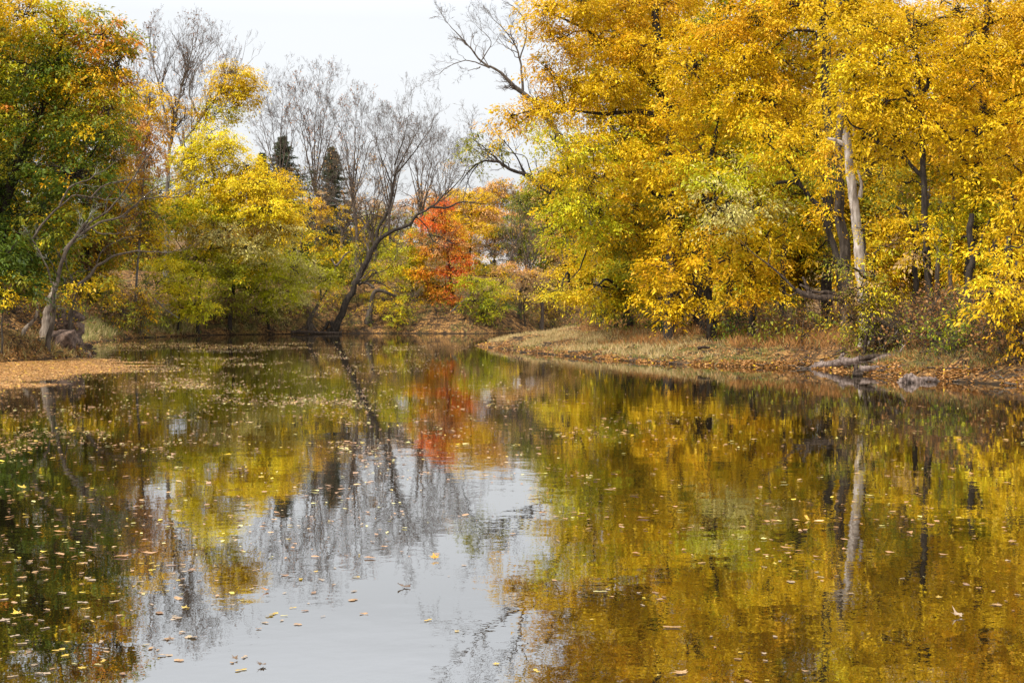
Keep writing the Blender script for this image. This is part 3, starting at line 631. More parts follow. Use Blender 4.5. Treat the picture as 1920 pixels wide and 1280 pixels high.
make_tree('hill_tree', 'dark olive tree filling behind the understory of the left cove', 'tree', 175, 300, [([(300, 600), (300, 480), (305, 400)], .3, .08)],
    [(300, 360, 50, 34, 'olive3 green2', 0, .8), (330, 410, 50, 36, 'olive3 green1 amber1'), (270, 430, 50, 40, 'olive2 brown2 amber1'), (250, 500, 55, 36, 'brown2 olive2 amber1', 0, .7), (310, 500, 45, 30, 'olive2 green1'), (200, 470, 50, 40, 'brown2 olive2 amber1', 0, .8), (190, 400, 50, 40, 'olive2 green2 amber1'), (210, 330, 45, 40, 'amber2 olive2')], size=.26, cov=1.5, seed=85)
make_tree('hill_tree', 'gold tree low on the slope behind the pale yellow-green tree', 'tree', 178, 470, [([(470, 590), (470, 480), (475, 420)], .3, .08)],
    [(440, 460, 50, 34, 'gold2 olive2'), (520, 480, 50, 34, 'gold2 olive2 ygreen1'), (580, 500, 45, 34, 'olive2 gold1 green1'), (400, 520, 50, 34, 'olive2 ygreen2'), (640, 520, 45, 30, 'olive2 gold2'), (700, 510, 45, 30, 'olive2 gold2'), (560, 340, 35, 30, 'brown2 olive2 spruce1', 0, .6)], size=.26, cov=1.4, seed=86)

make_tree('hill_tree', 'thin peach-leaved tree standing in front of the white house', 'tree', 214, 925, [([(925, 540), (928, 460), (926, 400)], .2, .06), ([(927, 470), (960, 440)], .07, .03)],
    [(905, 428, 28, 14, 'peach2 gold1', 0, 1), (945, 432, 32, 13, 'peach2 amber1 olive1', 0, 1), (935, 462, 22, 9, 'gold2 amber1 olive1', 0, .9), (908, 462, 20, 9, 'peach2 amber1', 0, .5), (972, 452, 24, 13, 'olive2 green1', 0, 1.1), (895, 478, 22, 12, 'gold2 amber1', 0, .5), (945, 478, 26, 9, 'peach1 olive2', 0, .4), (975, 485, 24, 12, 'peach1 green1 olive1', 0, 1), (955, 440, 30, 14, 'olive2 green1 peach1', 0, 1.1), (990, 470, 24, 14, 'green2 olive2', 0, 1), (900, 500, 30, 10, 'gold2 olive1', 0, .9), (920, 445, 18, 8, 'amber2 peach1', 0, .8), (925, 505, 40, 12, 'olive2 tan1 brown1', 0, .8), (985, 425, 18, 18, 'olive2 peach1', 0, .8), (870, 445, 24, 14, 'amber2 gold1', 0, .7)], size=.22, cov=3.2, seed=87,
    twig=(.4, 1.2, 2.6, [(4, .6, 36, 3), (4, .6, 38, 3)], .2))
bare('slight leafless tree in front of the white house', 205, 960, 385, 30, 88, .1, n=3, col_=('peach2 gold1', .3))
# white house on the hill
hY = 232; hb = gz((930-CX)*hY/F, hY); hx = (925-CX)*hY/F
house = empty('house', (hx, hY, hb), 'white clapboard house half hidden behind the trees on the far hill', 'house')
def box(name, cx, cy, cz, sx, sy, sz, mat, parent, bev=0.0):
    bm = bmesh.new(); bmesh.ops.create_cube(bm, size=1)
    for v in bm.verts: v.co = Vector((v.co.x*sx+cx, v.co.y*sy+cy, v.co.z*sz+cz))
    if bev: bmesh.ops.bevel(bm, geom=bm.edges[:], offset=bev, segments=1, affect='EDGES')
    me = bpy.data.meshes.new(name); bm.to_mesh(me); bm.free(); me.materials.append(mat)
    o = bpy.data.objects.new(name, me); col.objects.link(o); o.parent = parent; return o
zt = W(0, 458, hY)[2]-hb
box('wall', 0, 4, zt/2-.6, 8, 8, zt+1.2, M_WHITE, house, .03)
bm = bmesh.new()
vs = [bm.verts.new(v) for v in [(-4.5, -.5, zt), (4.5, -.5, zt), (4.5, 8.5, zt), (-4.5, 8.5, zt), (-4.5, 4, zt+2.6), (4.5, 4, zt+2.6)]]
for f in [(0, 1, 5, 4), (2, 3, 4, 5), (0, 4, 3), (1, 2, 5), (0, 3, 2, 1)]: bm.faces.new([vs[k] for k in f])
me = bpy.data.meshes.new('roof'); bm.to_mesh(me); bm.free(); me.materials.append(M_ROOF); ro = bpy.data.objects.new('roof', me); col.objects.link(ro); ro.parent = house
box('wall', 6.3, 3, zt*.24, 4.6, 6, zt*.5+.8, M_WHITE, house, .03)
for wx in (-2.6, 0, 2.6):
    for wz in (.27, .7):
        wo = box('window', wx, -.03, zt*wz, 1.25, .1, 1.5, M_WHITE, house, .02)
        for s in (-1, 1): box('pane', wx+s*.28, -.09, zt*wz, .48, .04, 1.25, M_PANE, wo)

# ---------------- right bank
make_tree('arching_tree', 'olive-leaved tree whose long dark limb arches left over the cove', 'tree', 112, 1120,
    [([(1120, 600), (1110, 500), (1080, 410), (1035, 360), (1010, 345)], .4, .2), ([(1012, 346), (990, 328), (955, 318), (935, 302), (905, 302), (880, 318), (862, 345)], .19, .03),
     ([(940, 305), (915, 285), (890, 262), (882, 240)], .08, .02), ([(985, 325), (960, 280), (930, 250)], .08, .02), ([(900, 304), (880, 330), (868, 375)], .06, .02), ([(1000, 335), (985, 290), (950, 285)], .07, .02)],
    [(895, 262, 30, 24, 'olive3 tan1 amber1', 0, .32), (920, 285, 34, 20, 'olive3 ygreen1', 0, .3), (870, 300, 26, 20, 'olive3 tan1', 0, .26), (945, 262, 22, 16, 'olive2 gold1', 0, .25)],
    bark=M_DARK, twigmat=M_TWIG, size=.17, seed=91, twig=(.3, 1.6, 2.3, [(5, .6, 38, 3), (5, .55, 38, 3)], .1), links=False)
make_tree('bare_tree', 'leafless tree top spreading left into the sky out of the golden crowns', 'tree', 104, 1130,
    [([(1130, 610), (1110, 420), (1060, 270), (1000, 185), (958, 158)], .4, .16), ([(962, 160), (935, 132), (905, 120), (885, 95), (862, 68), (838, 42)], .13, .02), ([(918, 128), (880, 112), (850, 118), (822, 138)], .06, .015), ([(900, 118), (925, 80), (895, 50)], .05, .015),
     ([(980, 170), (978, 130), (972, 95), (950, 60), (925, 35)], .11, .02), ([(975, 110), (990, 60), (975, 20), (940, 0)], .06, .015), ([(972, 100), (948, 90), (930, 65)], .04, .012), ([(900, 125), (893, 130), (884, 131)], .05, .02)],
    [], bark=M_BROWN, twigmat=M_TWIG, seed=92, twig=(.35, 2.2, 1.9, [(5, .6, 32, 3), (5, .58, 34, 3)], .12))
make_tree('giant_ash_tree', 'giant gold tree leaning out left over the spit, lime-green in its lower left side', 'tree', 88, 1262,
    [([(1262, 605), (1268, 480), (1272, 380), (1268, 270), (1240, 170), (1228, 60), (1225, -60)], .62, .2), ([(1270, 300), (1310, 260), (1350, 200), (1380, 120)], .3, .08),
     ([(1258, 230), (1200, 205), (1130, 215), (1060, 205)], .22, .05), ([(1245, 180), (1190, 120), (1110, 60), (1040, 30)], .22, .05), ([(1268, 390), (1200, 345), (1120, 330), (1060, 345)], .2, .05),
     ([(1268, 460), (1200, 420), (1155, 412), (1135, 375), (1110, 362)], .24, .07), ([(1150, 410), (1110, 432), (1100, 470), (1078, 520), (1055, 530), (1035, 525)], .11, .02), ([(1262, 480), (1220, 460), (1180, 430)], .15, .05)],
    [(1020, 20, 50, 34, 'amber2 gold3'), (1090, 5, 60, 40, 'gold3 amber2'), (1170, 10, 60, 45, 'gold4 amber2'), (1250, 5, 60, 45, 'gold4 amber1'), (1050, 75, 50, 36, 'amber2 gold3'), (1120, 85, 60, 40, 'gold4 amber2'), (1200, 90, 60, 45, 'gold4 amber1'), (1025, 130, 40, 30, 'amber3 gold2 olive1', 0, .7),
     (1000, 190, 40, 26, 'gold3 amber2', 0, .9), (1075, 160, 58, 38, 'gold4 amber1'), (1150, 165, 60, 40, 'gold4 amber1'), (960, 218, 38, 20, 'gold3 amber3', 0, .8), (1030, 215, 45, 26, 'gold4 amber1'), (950, 245, 28, 14, 'gold2 amber2', 0, .5), (1225, 155, 45, 40, 'gold4 ygreen1'),
     (1040, 265, 42, 28, 'ygreen5 gold1 lemon2', -5), (1100, 280, 50, 32, 'ygreen4 gold1 lemon2', -5), (1160, 265, 45, 34, 'gold2 ygreen2 lemon1', -4), (1050, 325, 45, 30, 'ygreen4 gold1 lemon1'), (1110, 340, 50, 30, 'ygreen4 gold2', -5), (1180, 330, 50, 34, 'gold3 amber1'),
     (1065, 385, 42, 30, 'ygreen4 gold1 lemon1', -5), (1120, 400, 45, 28, 'gold2 ygreen3', -4), (1185, 400, 50, 32, 'gold3 amber1 olive1'), (1065, 435, 34, 28, 'ygreen3 gold2', -4), (1125, 455, 40, 28, 'gold3 ygreen2'), (1180, 470, 45, 30, 'gold3 olive1 amber1'), (1235, 450, 40, 34, 'gold3 amber1')],
    size=.17, cov=1.9, seed=93)
make_tree('gold_tree', 'drooping olive and gold tree whose skirt meets the spit, bright yellow at its left foot', 'tree', 97, 1185,
    [([(1185, 605), (1175, 540), (1160, 480)], .26, .1), ([(1175, 550), (1110, 530), (1070, 535)], .12, .04), ([(1180, 570), (1220, 520)], .12, .04)],
    [(1075, 490, 38, 28, 'gold4 lemon1'), (1120, 500, 42, 28, 'gold3 ygreen2'), (1170, 505, 45, 30, 'ygreen3 gold1 olive2'), (1052, 547, 38, 16, 'lemon3 gold4', -7, 1.2), (1100, 555, 38, 20, 'gold4 lemon2', -7, 1.2), (1140, 560, 36, 24, 'olive2 ygreen2 gold1'), (1180, 560, 38, 28, 'gold2 ygreen2 olive1'), (1220, 545, 34, 28, 'gold3 olive1'), (1130, 592, 26, 12, 'olive3 gold1', 0, .8)],
    size=.18, cov=1.9, seed=94)
make_tree('gold_tree', 'amber tree with low lit sprays in the middle of the right bank', 'tree', 80, 1335,
    [([(1335, 600), (1330, 540), (1325, 420), (1335, 330), (1345, 220)], .3, .12), ([(1328, 500), (1280, 470), (1240, 480)], .12, .04), ([(1325, 420), (1380, 360), (1420, 340)], .15, .05)],
    [(1300, 130, 60, 55, 'gold4 amber2'), (1350, 60, 60, 50, 'gold4 amber1'), (1320, 215, 55, 40, 'gold3 ygreen2'), (1300, 300, 50, 34, 'gold3 ygreen2 olive1'), (1360, 290, 50, 34, 'ygreen3 gold1 pale1'), (1290, 380, 48, 32, 'gold4 amber1'), (1275, 440, 45, 28, 'gold4 amber2'), (1240, 500, 40, 20, 'amber2 gold3'), (1275, 520, 42, 18, 'gold3 amber3'), (1225, 530, 32, 14, 'gold3 amber2'), (1300, 490, 42, 24, 'amber2 gold3'), (1320, 545, 34, 12, 'gold3 amber3', 0, .8), (1232, 562, 34, 16, 'amber2 gold3 olive1', -1), (1282, 565, 36, 16, 'gold3 amber2', -1), (1330, 572, 34, 13, 'gold2 amber2 olive1', -1, .8), (1255, 590, 26, 10, 'gold2 amber1 olive1', -1, .6)],
    size=.18, cov=1.8, seed=95)
make_tree('lime_tree', 'pale lime-green leafed tree in front of the gold ones, centre of the right bank', 'tree', 75, 1410,
    [([(1410, 610), (1415, 540), (1400, 470), (1390, 400)], .2, .08), ([(1405, 500), (1450, 420)], .1, .04), ([(1398, 440), (1340, 380)], .09, .03)],
    [(1345, 345, 46, 26, 'pale2 ygreen4', -3), (1395, 320, 42, 28, 'pale2 ygreen2 gold1'), (1360, 395, 48, 26, 'pale3 ygreen3', -3), (1415, 385, 45, 28, 'ygreen2 pale1 gold2'), (1330, 440, 40, 22, 'gold2 ygreen1 amber1'), (1385, 455, 48, 26, 'gold3 amber1 ygreen1'), (1440, 440, 40, 26, 'gold3 ygreen2'), (1400, 510, 45, 22, 'gold3 amber2'), (1360, 530, 40, 16, 'gold2 amber2', 0, .8), (1450, 500, 36, 22, 'amber2 gold2 olive1', 0, .8), (1385, 560, 38, 16, 'gold3 amber2', -1), (1440, 548, 36, 16, 'gold3 amber1 ygreen1', -1, .9), (1350, 490, 36, 20, 'gold3 amber2', -1), (1480, 535, 28, 14, 'gold2 amber1', -1, .7)],
    size=.18, cov=1.7, seed=96)
make_tree('curved_tree', 'dark tree bending left behind the grey trunk, under olive-gold leaves', 'tree', 74, 1590,
    [([(1590, 620), (1575, 510), (1555, 430), (1540, 390), (1500, 345), (1470, 338), (1450, 350)], .28, .08), ([(1545, 400), (1545, 350), (1540, 300)], .14, .05), ([(1500, 345), (1480, 300), (1440, 270)], .1, .04)],
    [(1440, 250, 48, 34, 'ygreen2 gold3'), (1490, 290, 48, 34, 'olive2 ygreen2 gold2'), (1530, 250, 45, 36, 'gold2 olive2 amber1'), (1480, 360, 45, 30, 'gold2 ygreen2 olive1', 3), (1530, 330, 40, 34, 'olive2 green1 gold1', 3), (1500, 420, 42, 28, 'gold2 ygreen2', 3), (1530, 470, 40, 24, 'gold2 olive2', 3, .7)],
    size=.18, cov=1.7, seed=97)
make_tree('tall_gold_tree', 'tall straight black-trunked gold tree rising behind the bleached snag', 'tree', 79, 1550,
    [([(1552, 605), (1550, 480), (1556, 300), (1547, 150), (1545, 30), (1540, -120)], .34, .2), ([(1547, 100), (1530, 60), (1490, 55), (1440, 100)], .12, .04), ([(1548, 160), (1600, 90), (1650, 60)], .12, .04), ([(1546, 40), (1590, -10), (1640, -30)], .12, .04), ([(1552, 330), (1500, 280), (1460, 200)], .12, .04)],
    [(1420, 30, 60, 50, 'gold3 amber3'), (1490, 10, 60, 50, 'gold4 amber2'), (1400, 110, 55, 45, 'gold4 amber2'), (1470, 120, 55, 45, 'gold3 amber3', 2), (1440, 195, 55, 40, 'gold4 amber2'), (1500, 200, 45, 40, 'amber2 gold3', 3), (1570, 15, 55, 45, 'gold3 amber2', 3), (1385, 180, 45, 45, 'gold4 ygreen1'), (1620, 20, 60, 50, 'amber2 gold3', 3)],
    size=.18, cov=1.9, seed=98)
snag('dead_tree', 'bleached barkless dead trunk standing among the gold trees, snapped off above one side stub', 66.5, 1625,
    [(1625, 640), (1618, 540), (1612, 480), (1606, 420), (1600, 360), (1592, 310), (1586, 250)], .30, .185, [([(1590, 275), (1578, 268), (1566, 262), (1552, 260)], .12, .06), ([(1612, 370, -.1), (1616, 345, -.1), (1608, 318, -.1)], .12, .04), ([(1600, 255), (1601, 235)], .04, .02)], seed=5, K=40)
make_tree('grey_trunk_tree', 'smooth grey trunk with a snapped side branch, just left of the bleached snag', 'tree', 70, 1592,
    [([(1592, 615), (1586, 520), (1580, 450), (1574, 370), (1572, 280), (1580, 180)], .36, .16), ([(1578, 447), (1592, 445), (1602, 447)], .05, .03), ([(1580, 446), (1578, 425), (1577, 412)], .04, .02)],
    [(1565, 340, 32, 28, 'gold2 amber1 olive1', -1.6, .8), (1560, 285, 34, 26, 'gold3 amber1', -1.6, .8), (1558, 395, 20, 20, 'amber2 gold2', -1.5, .4), (1640, 330, 40, 30, 'gold2 olive2 green1', 3, .7)], bark=M_BROWN, size=.17, cov=1.8, seed=99)
make_tree('gold_tree', 'gold tree whose lit boughs hang in front of the top of the bleached snag', 'tree', 64, 1750,
    [([(1750, 640), (1735, 450), (1730, 300), (1725, 150), (1700, 20)], .2, .08), ([(1728, 200), (1680, 150), (1640, 130), (1600, 140)], .12, .03), ([(1727, 180), (1750, 140), (1700, 120), (1660, 115)], .11, .03), ([(1715, 90), (1660, 60), (1610, 50)], .12, .04), ([(1730, 330), (1690, 290), (1650, 270)], .11, .03)],
    [(1590, 60, 45, 36, 'gold4 lemon1'), (1650, 50, 50, 40, 'gold4 amber1'), (1590, 120, 42, 34, 'gold4 lemon2'), (1650, 120, 50, 34, 'gold4 lemon1'), (1600, 175, 42, 28, 'gold4 lemon1'), (1660, 190, 50, 32, 'gold4 amber1'), (1580, 215, 32, 16, 'gold4 lemon1'), (1640, 240, 40, 24, 'gold4 amber1'), (1720, 130, 50, 38, 'gold4 amber2'), (1720, 210, 50, 36, 'gold4 amber1'), (1700, 280, 45, 30, 'gold4 amber1'),
     (1720, 40, 55, 45, 'amber2 gold3'), (1700, 345, 40, 26, 'gold3 amber1 olive1', 1), (1660, 300, 32, 22, 'gold3 amber1', 1), (1738, 430, 30, 24, 'gold3 ygreen1', -2.5, .7), (1732, 490, 24, 18, 'amber1 gold2 tan1', -2.5, .6)],
    size=.16, cov=1.8, seed=100)
make_tree('gold_tree', 'golden tree with long dark limbs filling the upper right corner', 'tree', 66, 1835,
    [([(1822, 650), (1820, 560), (1822, 480), (1828, 380), (1832, 300), (1845, 180), (1850, 40), (1850, -100)], .28, .14), ([(1848, 90), (1810, 30), (1780, 25), (1720, 60), (1690, 75)], .12, .03), ([(1840, 220), (1900, 180), (1960, 170)], .12, .04), ([(1832, 330), (1780, 260), (1750, 220)], .12, .04), ([(1830, 400), (1880, 360), (1930, 330)], .12, .04), ([(1825, 440), (1830, 350), (1845, 250)], .14, .06)],
    [(1790, 20, 55, 40, 'gold3 amber2', 0, .7), (1860, 30, 55, 40, 'amber2 gold3', 0, .7), (1930, 40, 60, 50, 'gold3 amber3', 0, .8), (1780, 110, 55, 40, 'gold4 amber2'), (1850, 120, 50, 40, 'gold3 amber3'), (1920, 130, 50, 45, 'gold3 amber3'), (1790, 190, 52, 38, 'gold4 amber1'), (1860, 210, 50, 36, 'gold4 amber2'), (1920, 230, 45, 40, 'gold3 amber2'),
     (1770, 265, 48, 32, 'gold4 amber1'), (1840, 290, 50, 32, 'gold4 amber1'), (1900, 310, 45, 36, 'gold4 amber1'), (1780, 330, 45, 26, 'gold3 ygreen1'), (1840, 360, 45, 28, 'gold3 ygreen2'), (1790, 390, 42, 26, 'ygreen2 gold2 olive1'), (1860, 420, 42, 26, 'gold3 ygreen1'), (1838, 160, 34, 30, 'gold3 amber2', -3), (1835, 250, 32, 26, 'gold4 amber1', -3), (1822, 70, 34, 24, 'gold3 amber2', -3), (1830, 335, 26, 16, 'gold3 ygreen1', -3, .7)],
    size=.16, cov=1.8, seed=101)
make_tree('gold_tree', 'bright golden boughs drooping low over the bank at the right edge', 'tree', 58, 1990,
    [([(1990, 660), (1985, 520), (1975, 400), (1970, 250)], .3, .12), ([(1980, 450), (1930, 420), (1890, 440)], .1, .03), ([(1984, 540), (1930, 520), (1890, 530)], .09, .03), ([(1986, 570), (1930, 580), (1900, 600)], .07, .03)],
    [(1860, 548, 24, 10, 'gold4 lemon1', -5.5), (1885, 562, 26, 14, 'gold4 amber1', -5.5), (1900, 385, 38, 28, 'gold4 amber1'), (1930, 440, 45, 32, 'gold4 amber1'), (1885, 470, 34, 24, 'gold4 lemon1', -5.5, 1.3), (1905, 520, 38, 22, 'gold4 amber1', -5.5, 1.3), (1870, 528, 26, 13, 'gold4 lemon1', -5.5, 1.3), (1925, 570, 34, 24, 'gold4 amber2', -5.5, 1.3), (1895, 590, 30, 18, 'gold4 amber1', -5.5, 1.3), (1900, 618, 22, 13, 'gold4 lemon1', -5.5, 1.3), (1990, 330, 55, 45, 'gold3 amber2'), (2010, 480, 60, 50, 'gold3 amber2'), (2000, 200, 60, 60, 'gold3 amber2'), (2000, 60, 60, 60, 'gold3 amber2'), (1930, 625, 24, 18, 'gold3 amber2', -5.5, 1.3)],
    size=.16, cov=1.7, seed=102)
make_tree('slim_tree', 'slim dark trunk with brown and gold leaves between the snag and the right-hand tree', 'tree', 76, 1712,
    [([(1712, 600), (1716, 520), (1715, 440), (1735, 395), (1750, 340)], .2, .08), ([(1716, 450), (1700, 400), (1690, 350)], .1, .04)],
    [(1700, 400, 36, 26, 'gold3 amber2', 0, .7), (1750, 400, 36, 28, 'ygreen2 gold2 olive1', 2, .8), (1670, 440, 34, 24, 'amber2 gold2 tan1', 0, .7), (1740, 460, 36, 24, 'ygreen2 gold2', 2, .8), (1665, 395, 30, 24, 'olive2 green1 gold1', 3, .8), (1700, 340, 34, 28, 'brown2 olive2', 4, .8)], size=.17, cov=1.7, seed=103)
make_tree('bush', 'yellow-leaved shrub at the foot of the bleached snag', 'bush', 64.5, 1640,
    [([(1640, 640), (1645, 610), (1640, 560), (1635, 500)], .05, .02), ([(1645, 610), (1665, 570), (1660, 530)], .03, .015), ([(1640, 560), (1620, 520)], .03, .015)],
    [(1645, 470, 34, 22, 'gold2 lemon2 ygreen1', 0, .4), (1636, 520, 30, 24, 'tan2 lemon1 gold2 olive1', -.8, .55), (1640, 570, 30, 24, 'lemon2 ygreen2 brown2', -.8, .9), (1618, 545, 26, 26, 'tan1 brown2 gold1 olive1', -.8, .9), (1590, 560, 30, 22, 'brown2 olive1 gold1', -.8, .7), (1600, 600, 34, 22, 'brown3 olive1 gold1', -.8, .7), (1570, 500, 22, 26, 'olive2 tan1 gold1', -.8, .5), (1648, 592, 20, 11, 'lemon4', 0, .6), (1665, 545, 24, 16, 'gold2 lemon1', 0, .3), (1620, 430, 20, 20, 'gold2 olive1', 0, .3)], size=.12, cov=1.6, seed=104, pad=(.35, .7), twig=(.2, 3, .8, [(4, .6, 40, 3)], .1))
make_tree('dark_trunk_tree', 'black slender trunk with exposed roots at the bank edge, right of the driftwood', 'tree', 62, 1818,
    [([(1818, 655), (1818, 600), (1817, 540), (1822, 480), (1818, 400)], .2, .12), ([(1822, 490), (1840, 450), (1855, 410)], .08, .03)], [(1800, 450, 30, 22, 'ygreen2 gold2', 1, .6), (1845, 480, 26, 18, 'gold2 ygreen1', 1, .4)], size=.16, cov=1.6, seed=105, roots=7)
for k, (px, Y, r, lab) in enumerate([(1255, 84, .3, 'thick dark trunk at the shaded left end of the right-hand wood'), (1318, 86, .34, 'dark stubby trunk under the low amber sprays'), (1303, 90, .2, 'thin dark trunk next to the stubby one under the amber sprays'), (1368, 92, .22, 'shaded trunk standing left of the lime-green tree'),
                                    (1470, 95, .22, 'shaded trunk behind the lime-green tree'), (1760, 84, .16, 'greyish trunk in the open wood left of the right-hand tree'), (1868, 88, .2, 'thin trunk in the open wood behind the right-hand tree'), (1785, 96, .14, 'faint thin trunk deeper in the open wood at the right'), (1895, 80, .12, 'thin trunk almost at the right edge of the wood')]):
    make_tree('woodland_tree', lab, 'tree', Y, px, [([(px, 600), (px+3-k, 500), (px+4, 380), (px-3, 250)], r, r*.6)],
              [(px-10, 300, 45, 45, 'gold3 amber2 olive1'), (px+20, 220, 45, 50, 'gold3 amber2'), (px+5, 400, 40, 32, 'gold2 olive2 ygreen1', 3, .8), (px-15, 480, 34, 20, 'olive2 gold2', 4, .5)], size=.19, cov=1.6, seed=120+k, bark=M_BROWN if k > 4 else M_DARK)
# small bushes along the far waterline and the banks
for k, (px, Y, w_, top, pal, lab, cv) in enumerate([
    (215, 128, 36, 545, 'brown2 olive2 amber1', 'brownish bush on the left cove slope nearest the rocks', .8), (262, 134, 36, 530, 'amber2 brown2 olive1', 'amber-brown bush on the left cove slope above the tall straw grass', .8),
    (400, 156, 34, 555, 'olive2 ygreen2 gold1', 'olive bush at the far waterline left of the pale yellow-green tree', 1), (455, 158, 36, 565, 'olive3 gold1 brown1', 'dull olive bush low on the far bank under the pale yellow-green tree', .8),
    (520, 160, 36, 560, 'ygreen2 olive2 brown1', 'yellow-olive bush low on the far bank left of the twisted tree', .8), (555, 162, 26, 575, 'green2 olive2', 'small green bush beside the roots of the twisted tree', .8),
    (690, 168, 26, 545, 'gold2 ygreen2', 'gold-green bush right behind the base of the leaning trunk', .7), (705, 164, 30, 560, 'gold1 olive2 brown1', 'thin olive bush between the leaning trunk and the bright olive-yellow bush', .5),
    (800, 166, 30, 560, 'gold2 amber1 brown1', 'amber bush on the far slope below the gold tree', .5), (1035, 172, 30, 540, 'tan2 brown2 gold1', 'brown and tan bush at the right end of the far bank', .6),
    (1030, 178, 36, 490, 'tan2 olive1 gold1 brown1', 'tan bush higher up at the right end of the far bank', .7), (300, 142, 30, 590, 'brown2 olive1 gstraw1', 'low dry bush at the foot of the lemon bush', .6),
    (1165, 92, 24, 590, 'green2 dgreen1 olive1', 'dark green bush at the back of the spit', .8), (1240, 86, 26, 585, 'dgreen2 olive2 green1', 'dark bush under the amber sprays, by the thick dark trunk', .8),
    (1375, 76, 30, 585, 'green2 olive2 dgreen1', 'dark green bush on the bank below the lime-green tree', .7), (1440, 73, 34, 590, 'olive2 gold1 brown1', 'olive-brown bush on the bank left of the fallen trunk', .6),
    (1500, 70, 32, 600, 'brown2 olive1 gold1', 'brown bush under the fallen trunk', .5), (1690, 62, 30, 600, 'dead2 olive3 green1 gold1', 'dull brown bush on the bank right of the snag', .6),
    (1745, 61, 32, 600, 'olive2 brown2 gold1', 'olive-brown bush on the bank left of the black slender trunk', .6), (1622, 63.5, 30, 585, 'dead3 olive2 ygreen1', 'brown bush hiding the foot of the bleached snag', .9), (1655, 62.6, 24, 610, 'brown2 dead2 olive1', 'dark brown bush among the hanging roots', .7), (1850, 57, 34, 640, 'dead3 olive2 green1', 'dark brown bush at the bank edge near the right border', .6),
    (1905, 54, 34, 655, 'dead2 olive3 ygreen1 litter31', 'low olive-brown bush at the right border above the water', .6), (1770, 74, 40, 560, 'ygreen2 green1 olive2', 'yellow-green bush in the open wood left of the black slender trunk', .6), (1700, 78, 36, 565, 'olive2 gstraw2 gold1', 'straw-olive bush in the open wood right of the snag', .5)]):
    g0 = HY+(CZ-gz((px-CX)*Y/F, Y))*F/Y; h_ = max(14, g0-top)
    make_tree('bush', lab, 'bush', Y, px, [([(px, g0), (px+3, g0-h_*.5), (px+w_*.3, g0-h_*.85)], .05, .02), ([(px, g0-2), (px-w_*.4, g0-h_*.7)], .04, .015), ([(px, g0-2), (px+w_*.5, g0-h_*.5)], .04, .015)],
              [(px-w_*.4, g0-h_*.5, w_*.55, h_*.33, pal, None or -.2, cv), (px+w_*.4, g0-h_*.45, w_*.55, h_*.33, pal, .2, cv), (px, g0-h_*.78, w_*.5, h_*.25, pal, 0, cv)], bark=M_BROWN, size=.15 if Y < 100 else .2, cov=1.3, seed=500+k, pad=(.4, .9),
              twig=(.2, 2.5, 1.0, [(4, .6, 40, 3), (4, .6, 40, 3)], .15), links=False)
# the wood behind: every tree its own
def auto_tree(label, px, Y, top, bot, w, pal, seed, size=.24, cov=1.5, group=None):
    rng = np.random.default_rng(seed); H = 600-top
    bl = []
    n = int(7+w/12)
    for k in range(n):
        t = (k+.5)/n; y = top+(bot-top)*t; ww = w*math.sin(PI*(.22+.62*t))
        for s in ((-.5, .5) if k % 2 else (-.75, 0, .75)):
            bl.append((px+s*ww+rng.uniform(-8, 8), y+rng.uniform(-12, 12), w*.42, (bot-top)/n*1.05+12, pal, rng.uniform(-.6, .6)*w*Y/F*.7))
    return make_tree('woodland_tree', label, 'tree', Y, px, [([(px, 600), (px+4, 600-H*.35), (px-4, 600-H*.6), (px+2, top+30)], .32, .08), ([(px, 600-H*.4), (px+w*.5, 600-H*.6)], .12, .04), ([(px, 600-H*.45), (px-w*.5, 600-H*.62)], .12, .04)], bl, size=size, cov=cov, seed=seed, group=group)
for k, (px, Y, top, bot, w, pal, lab) in enumerate([
    (1150, 112, -40, 560, 70, 'gold3 amber2 olive1', 'gold tree farther back behind the giant leaning one'), (1270, 116, -60, 560, 80, 'gold3 amber2', 'gold tree deep behind the amber sprays'),
    (1390, 108, -60, 540, 80, 'gold3 ygreen2 olive1', 'gold-green tree deep behind the lime-green one'), (1500, 112, -60, 540, 80, 'gold2 olive2 amber1', 'olive-gold tree deep behind the curved dark trunk'),
    (1620, 104, -20, 540, 75, 'amber2 gold2 olive1', 'amber tree deep behind the bleached snag'), (1730, 110, 30, 540, 75, 'gold2 olive1 amber2', 'gold tree deep in the wood right of the snag'),
    (1840, 104, 20, 530, 75, 'gold3 amber2', 'gold tree deep in the wood at the right'), (1950, 98, -20, 540, 75, 'gold3 amber2', 'amber tree deep in the wood beyond the right edge'),
    (2070, 80, -60, 560, 80, 'gold3 amber2', 'gold tree just outside the right edge'), (2180, 66, -80, 560, 90, 'gold3 amber2', 'gold tree well outside the right edge'),
    (1230, 150, 200, 560, 80, 'gold2 olive2 peach1', 'low olive-gold tree behind the wood on the right'), (1420, 145, 200, 560, 90, 'gold2 olive2 amber1', 'far gold tree low behind the lime-green tree'), (1640, 140, 200, 560, 90, 'gold2 olive2', 'far olive tree low behind the snag'), (1850, 135, 200, 560, 90, 'gold2 olive2', 'far olive tree low behind the right-hand tree'), (1060, 185, 330, 570, 50, 'olive2 gold1 peach2 green1', 'mixed green tree at the back corner of the cove'),
    (-140, 84, -60, 540, 90, 'green2 olive2 gold1', 'green tree just outside the left edge'), (-260, 76, -80, 560, 90, 'green2 gold2', 'green-gold tree well outside the left edge'), (60, 128, 60, 540, 80, 'olive2 amber2 gold1', 'olive-amber tree behind the big left maple'), (160, 134, 120, 560, 70, 'amber2 olive2 brown1', 'amber-brown tree behind the leaning lichen-covered limbs'), (-60, 120, 0, 540, 80, 'olive2 gold2', 'olive tree behind the left maple, off to its left')]):
    auto_tree(lab, px, Y, top, bot, w, pal, 150+k)
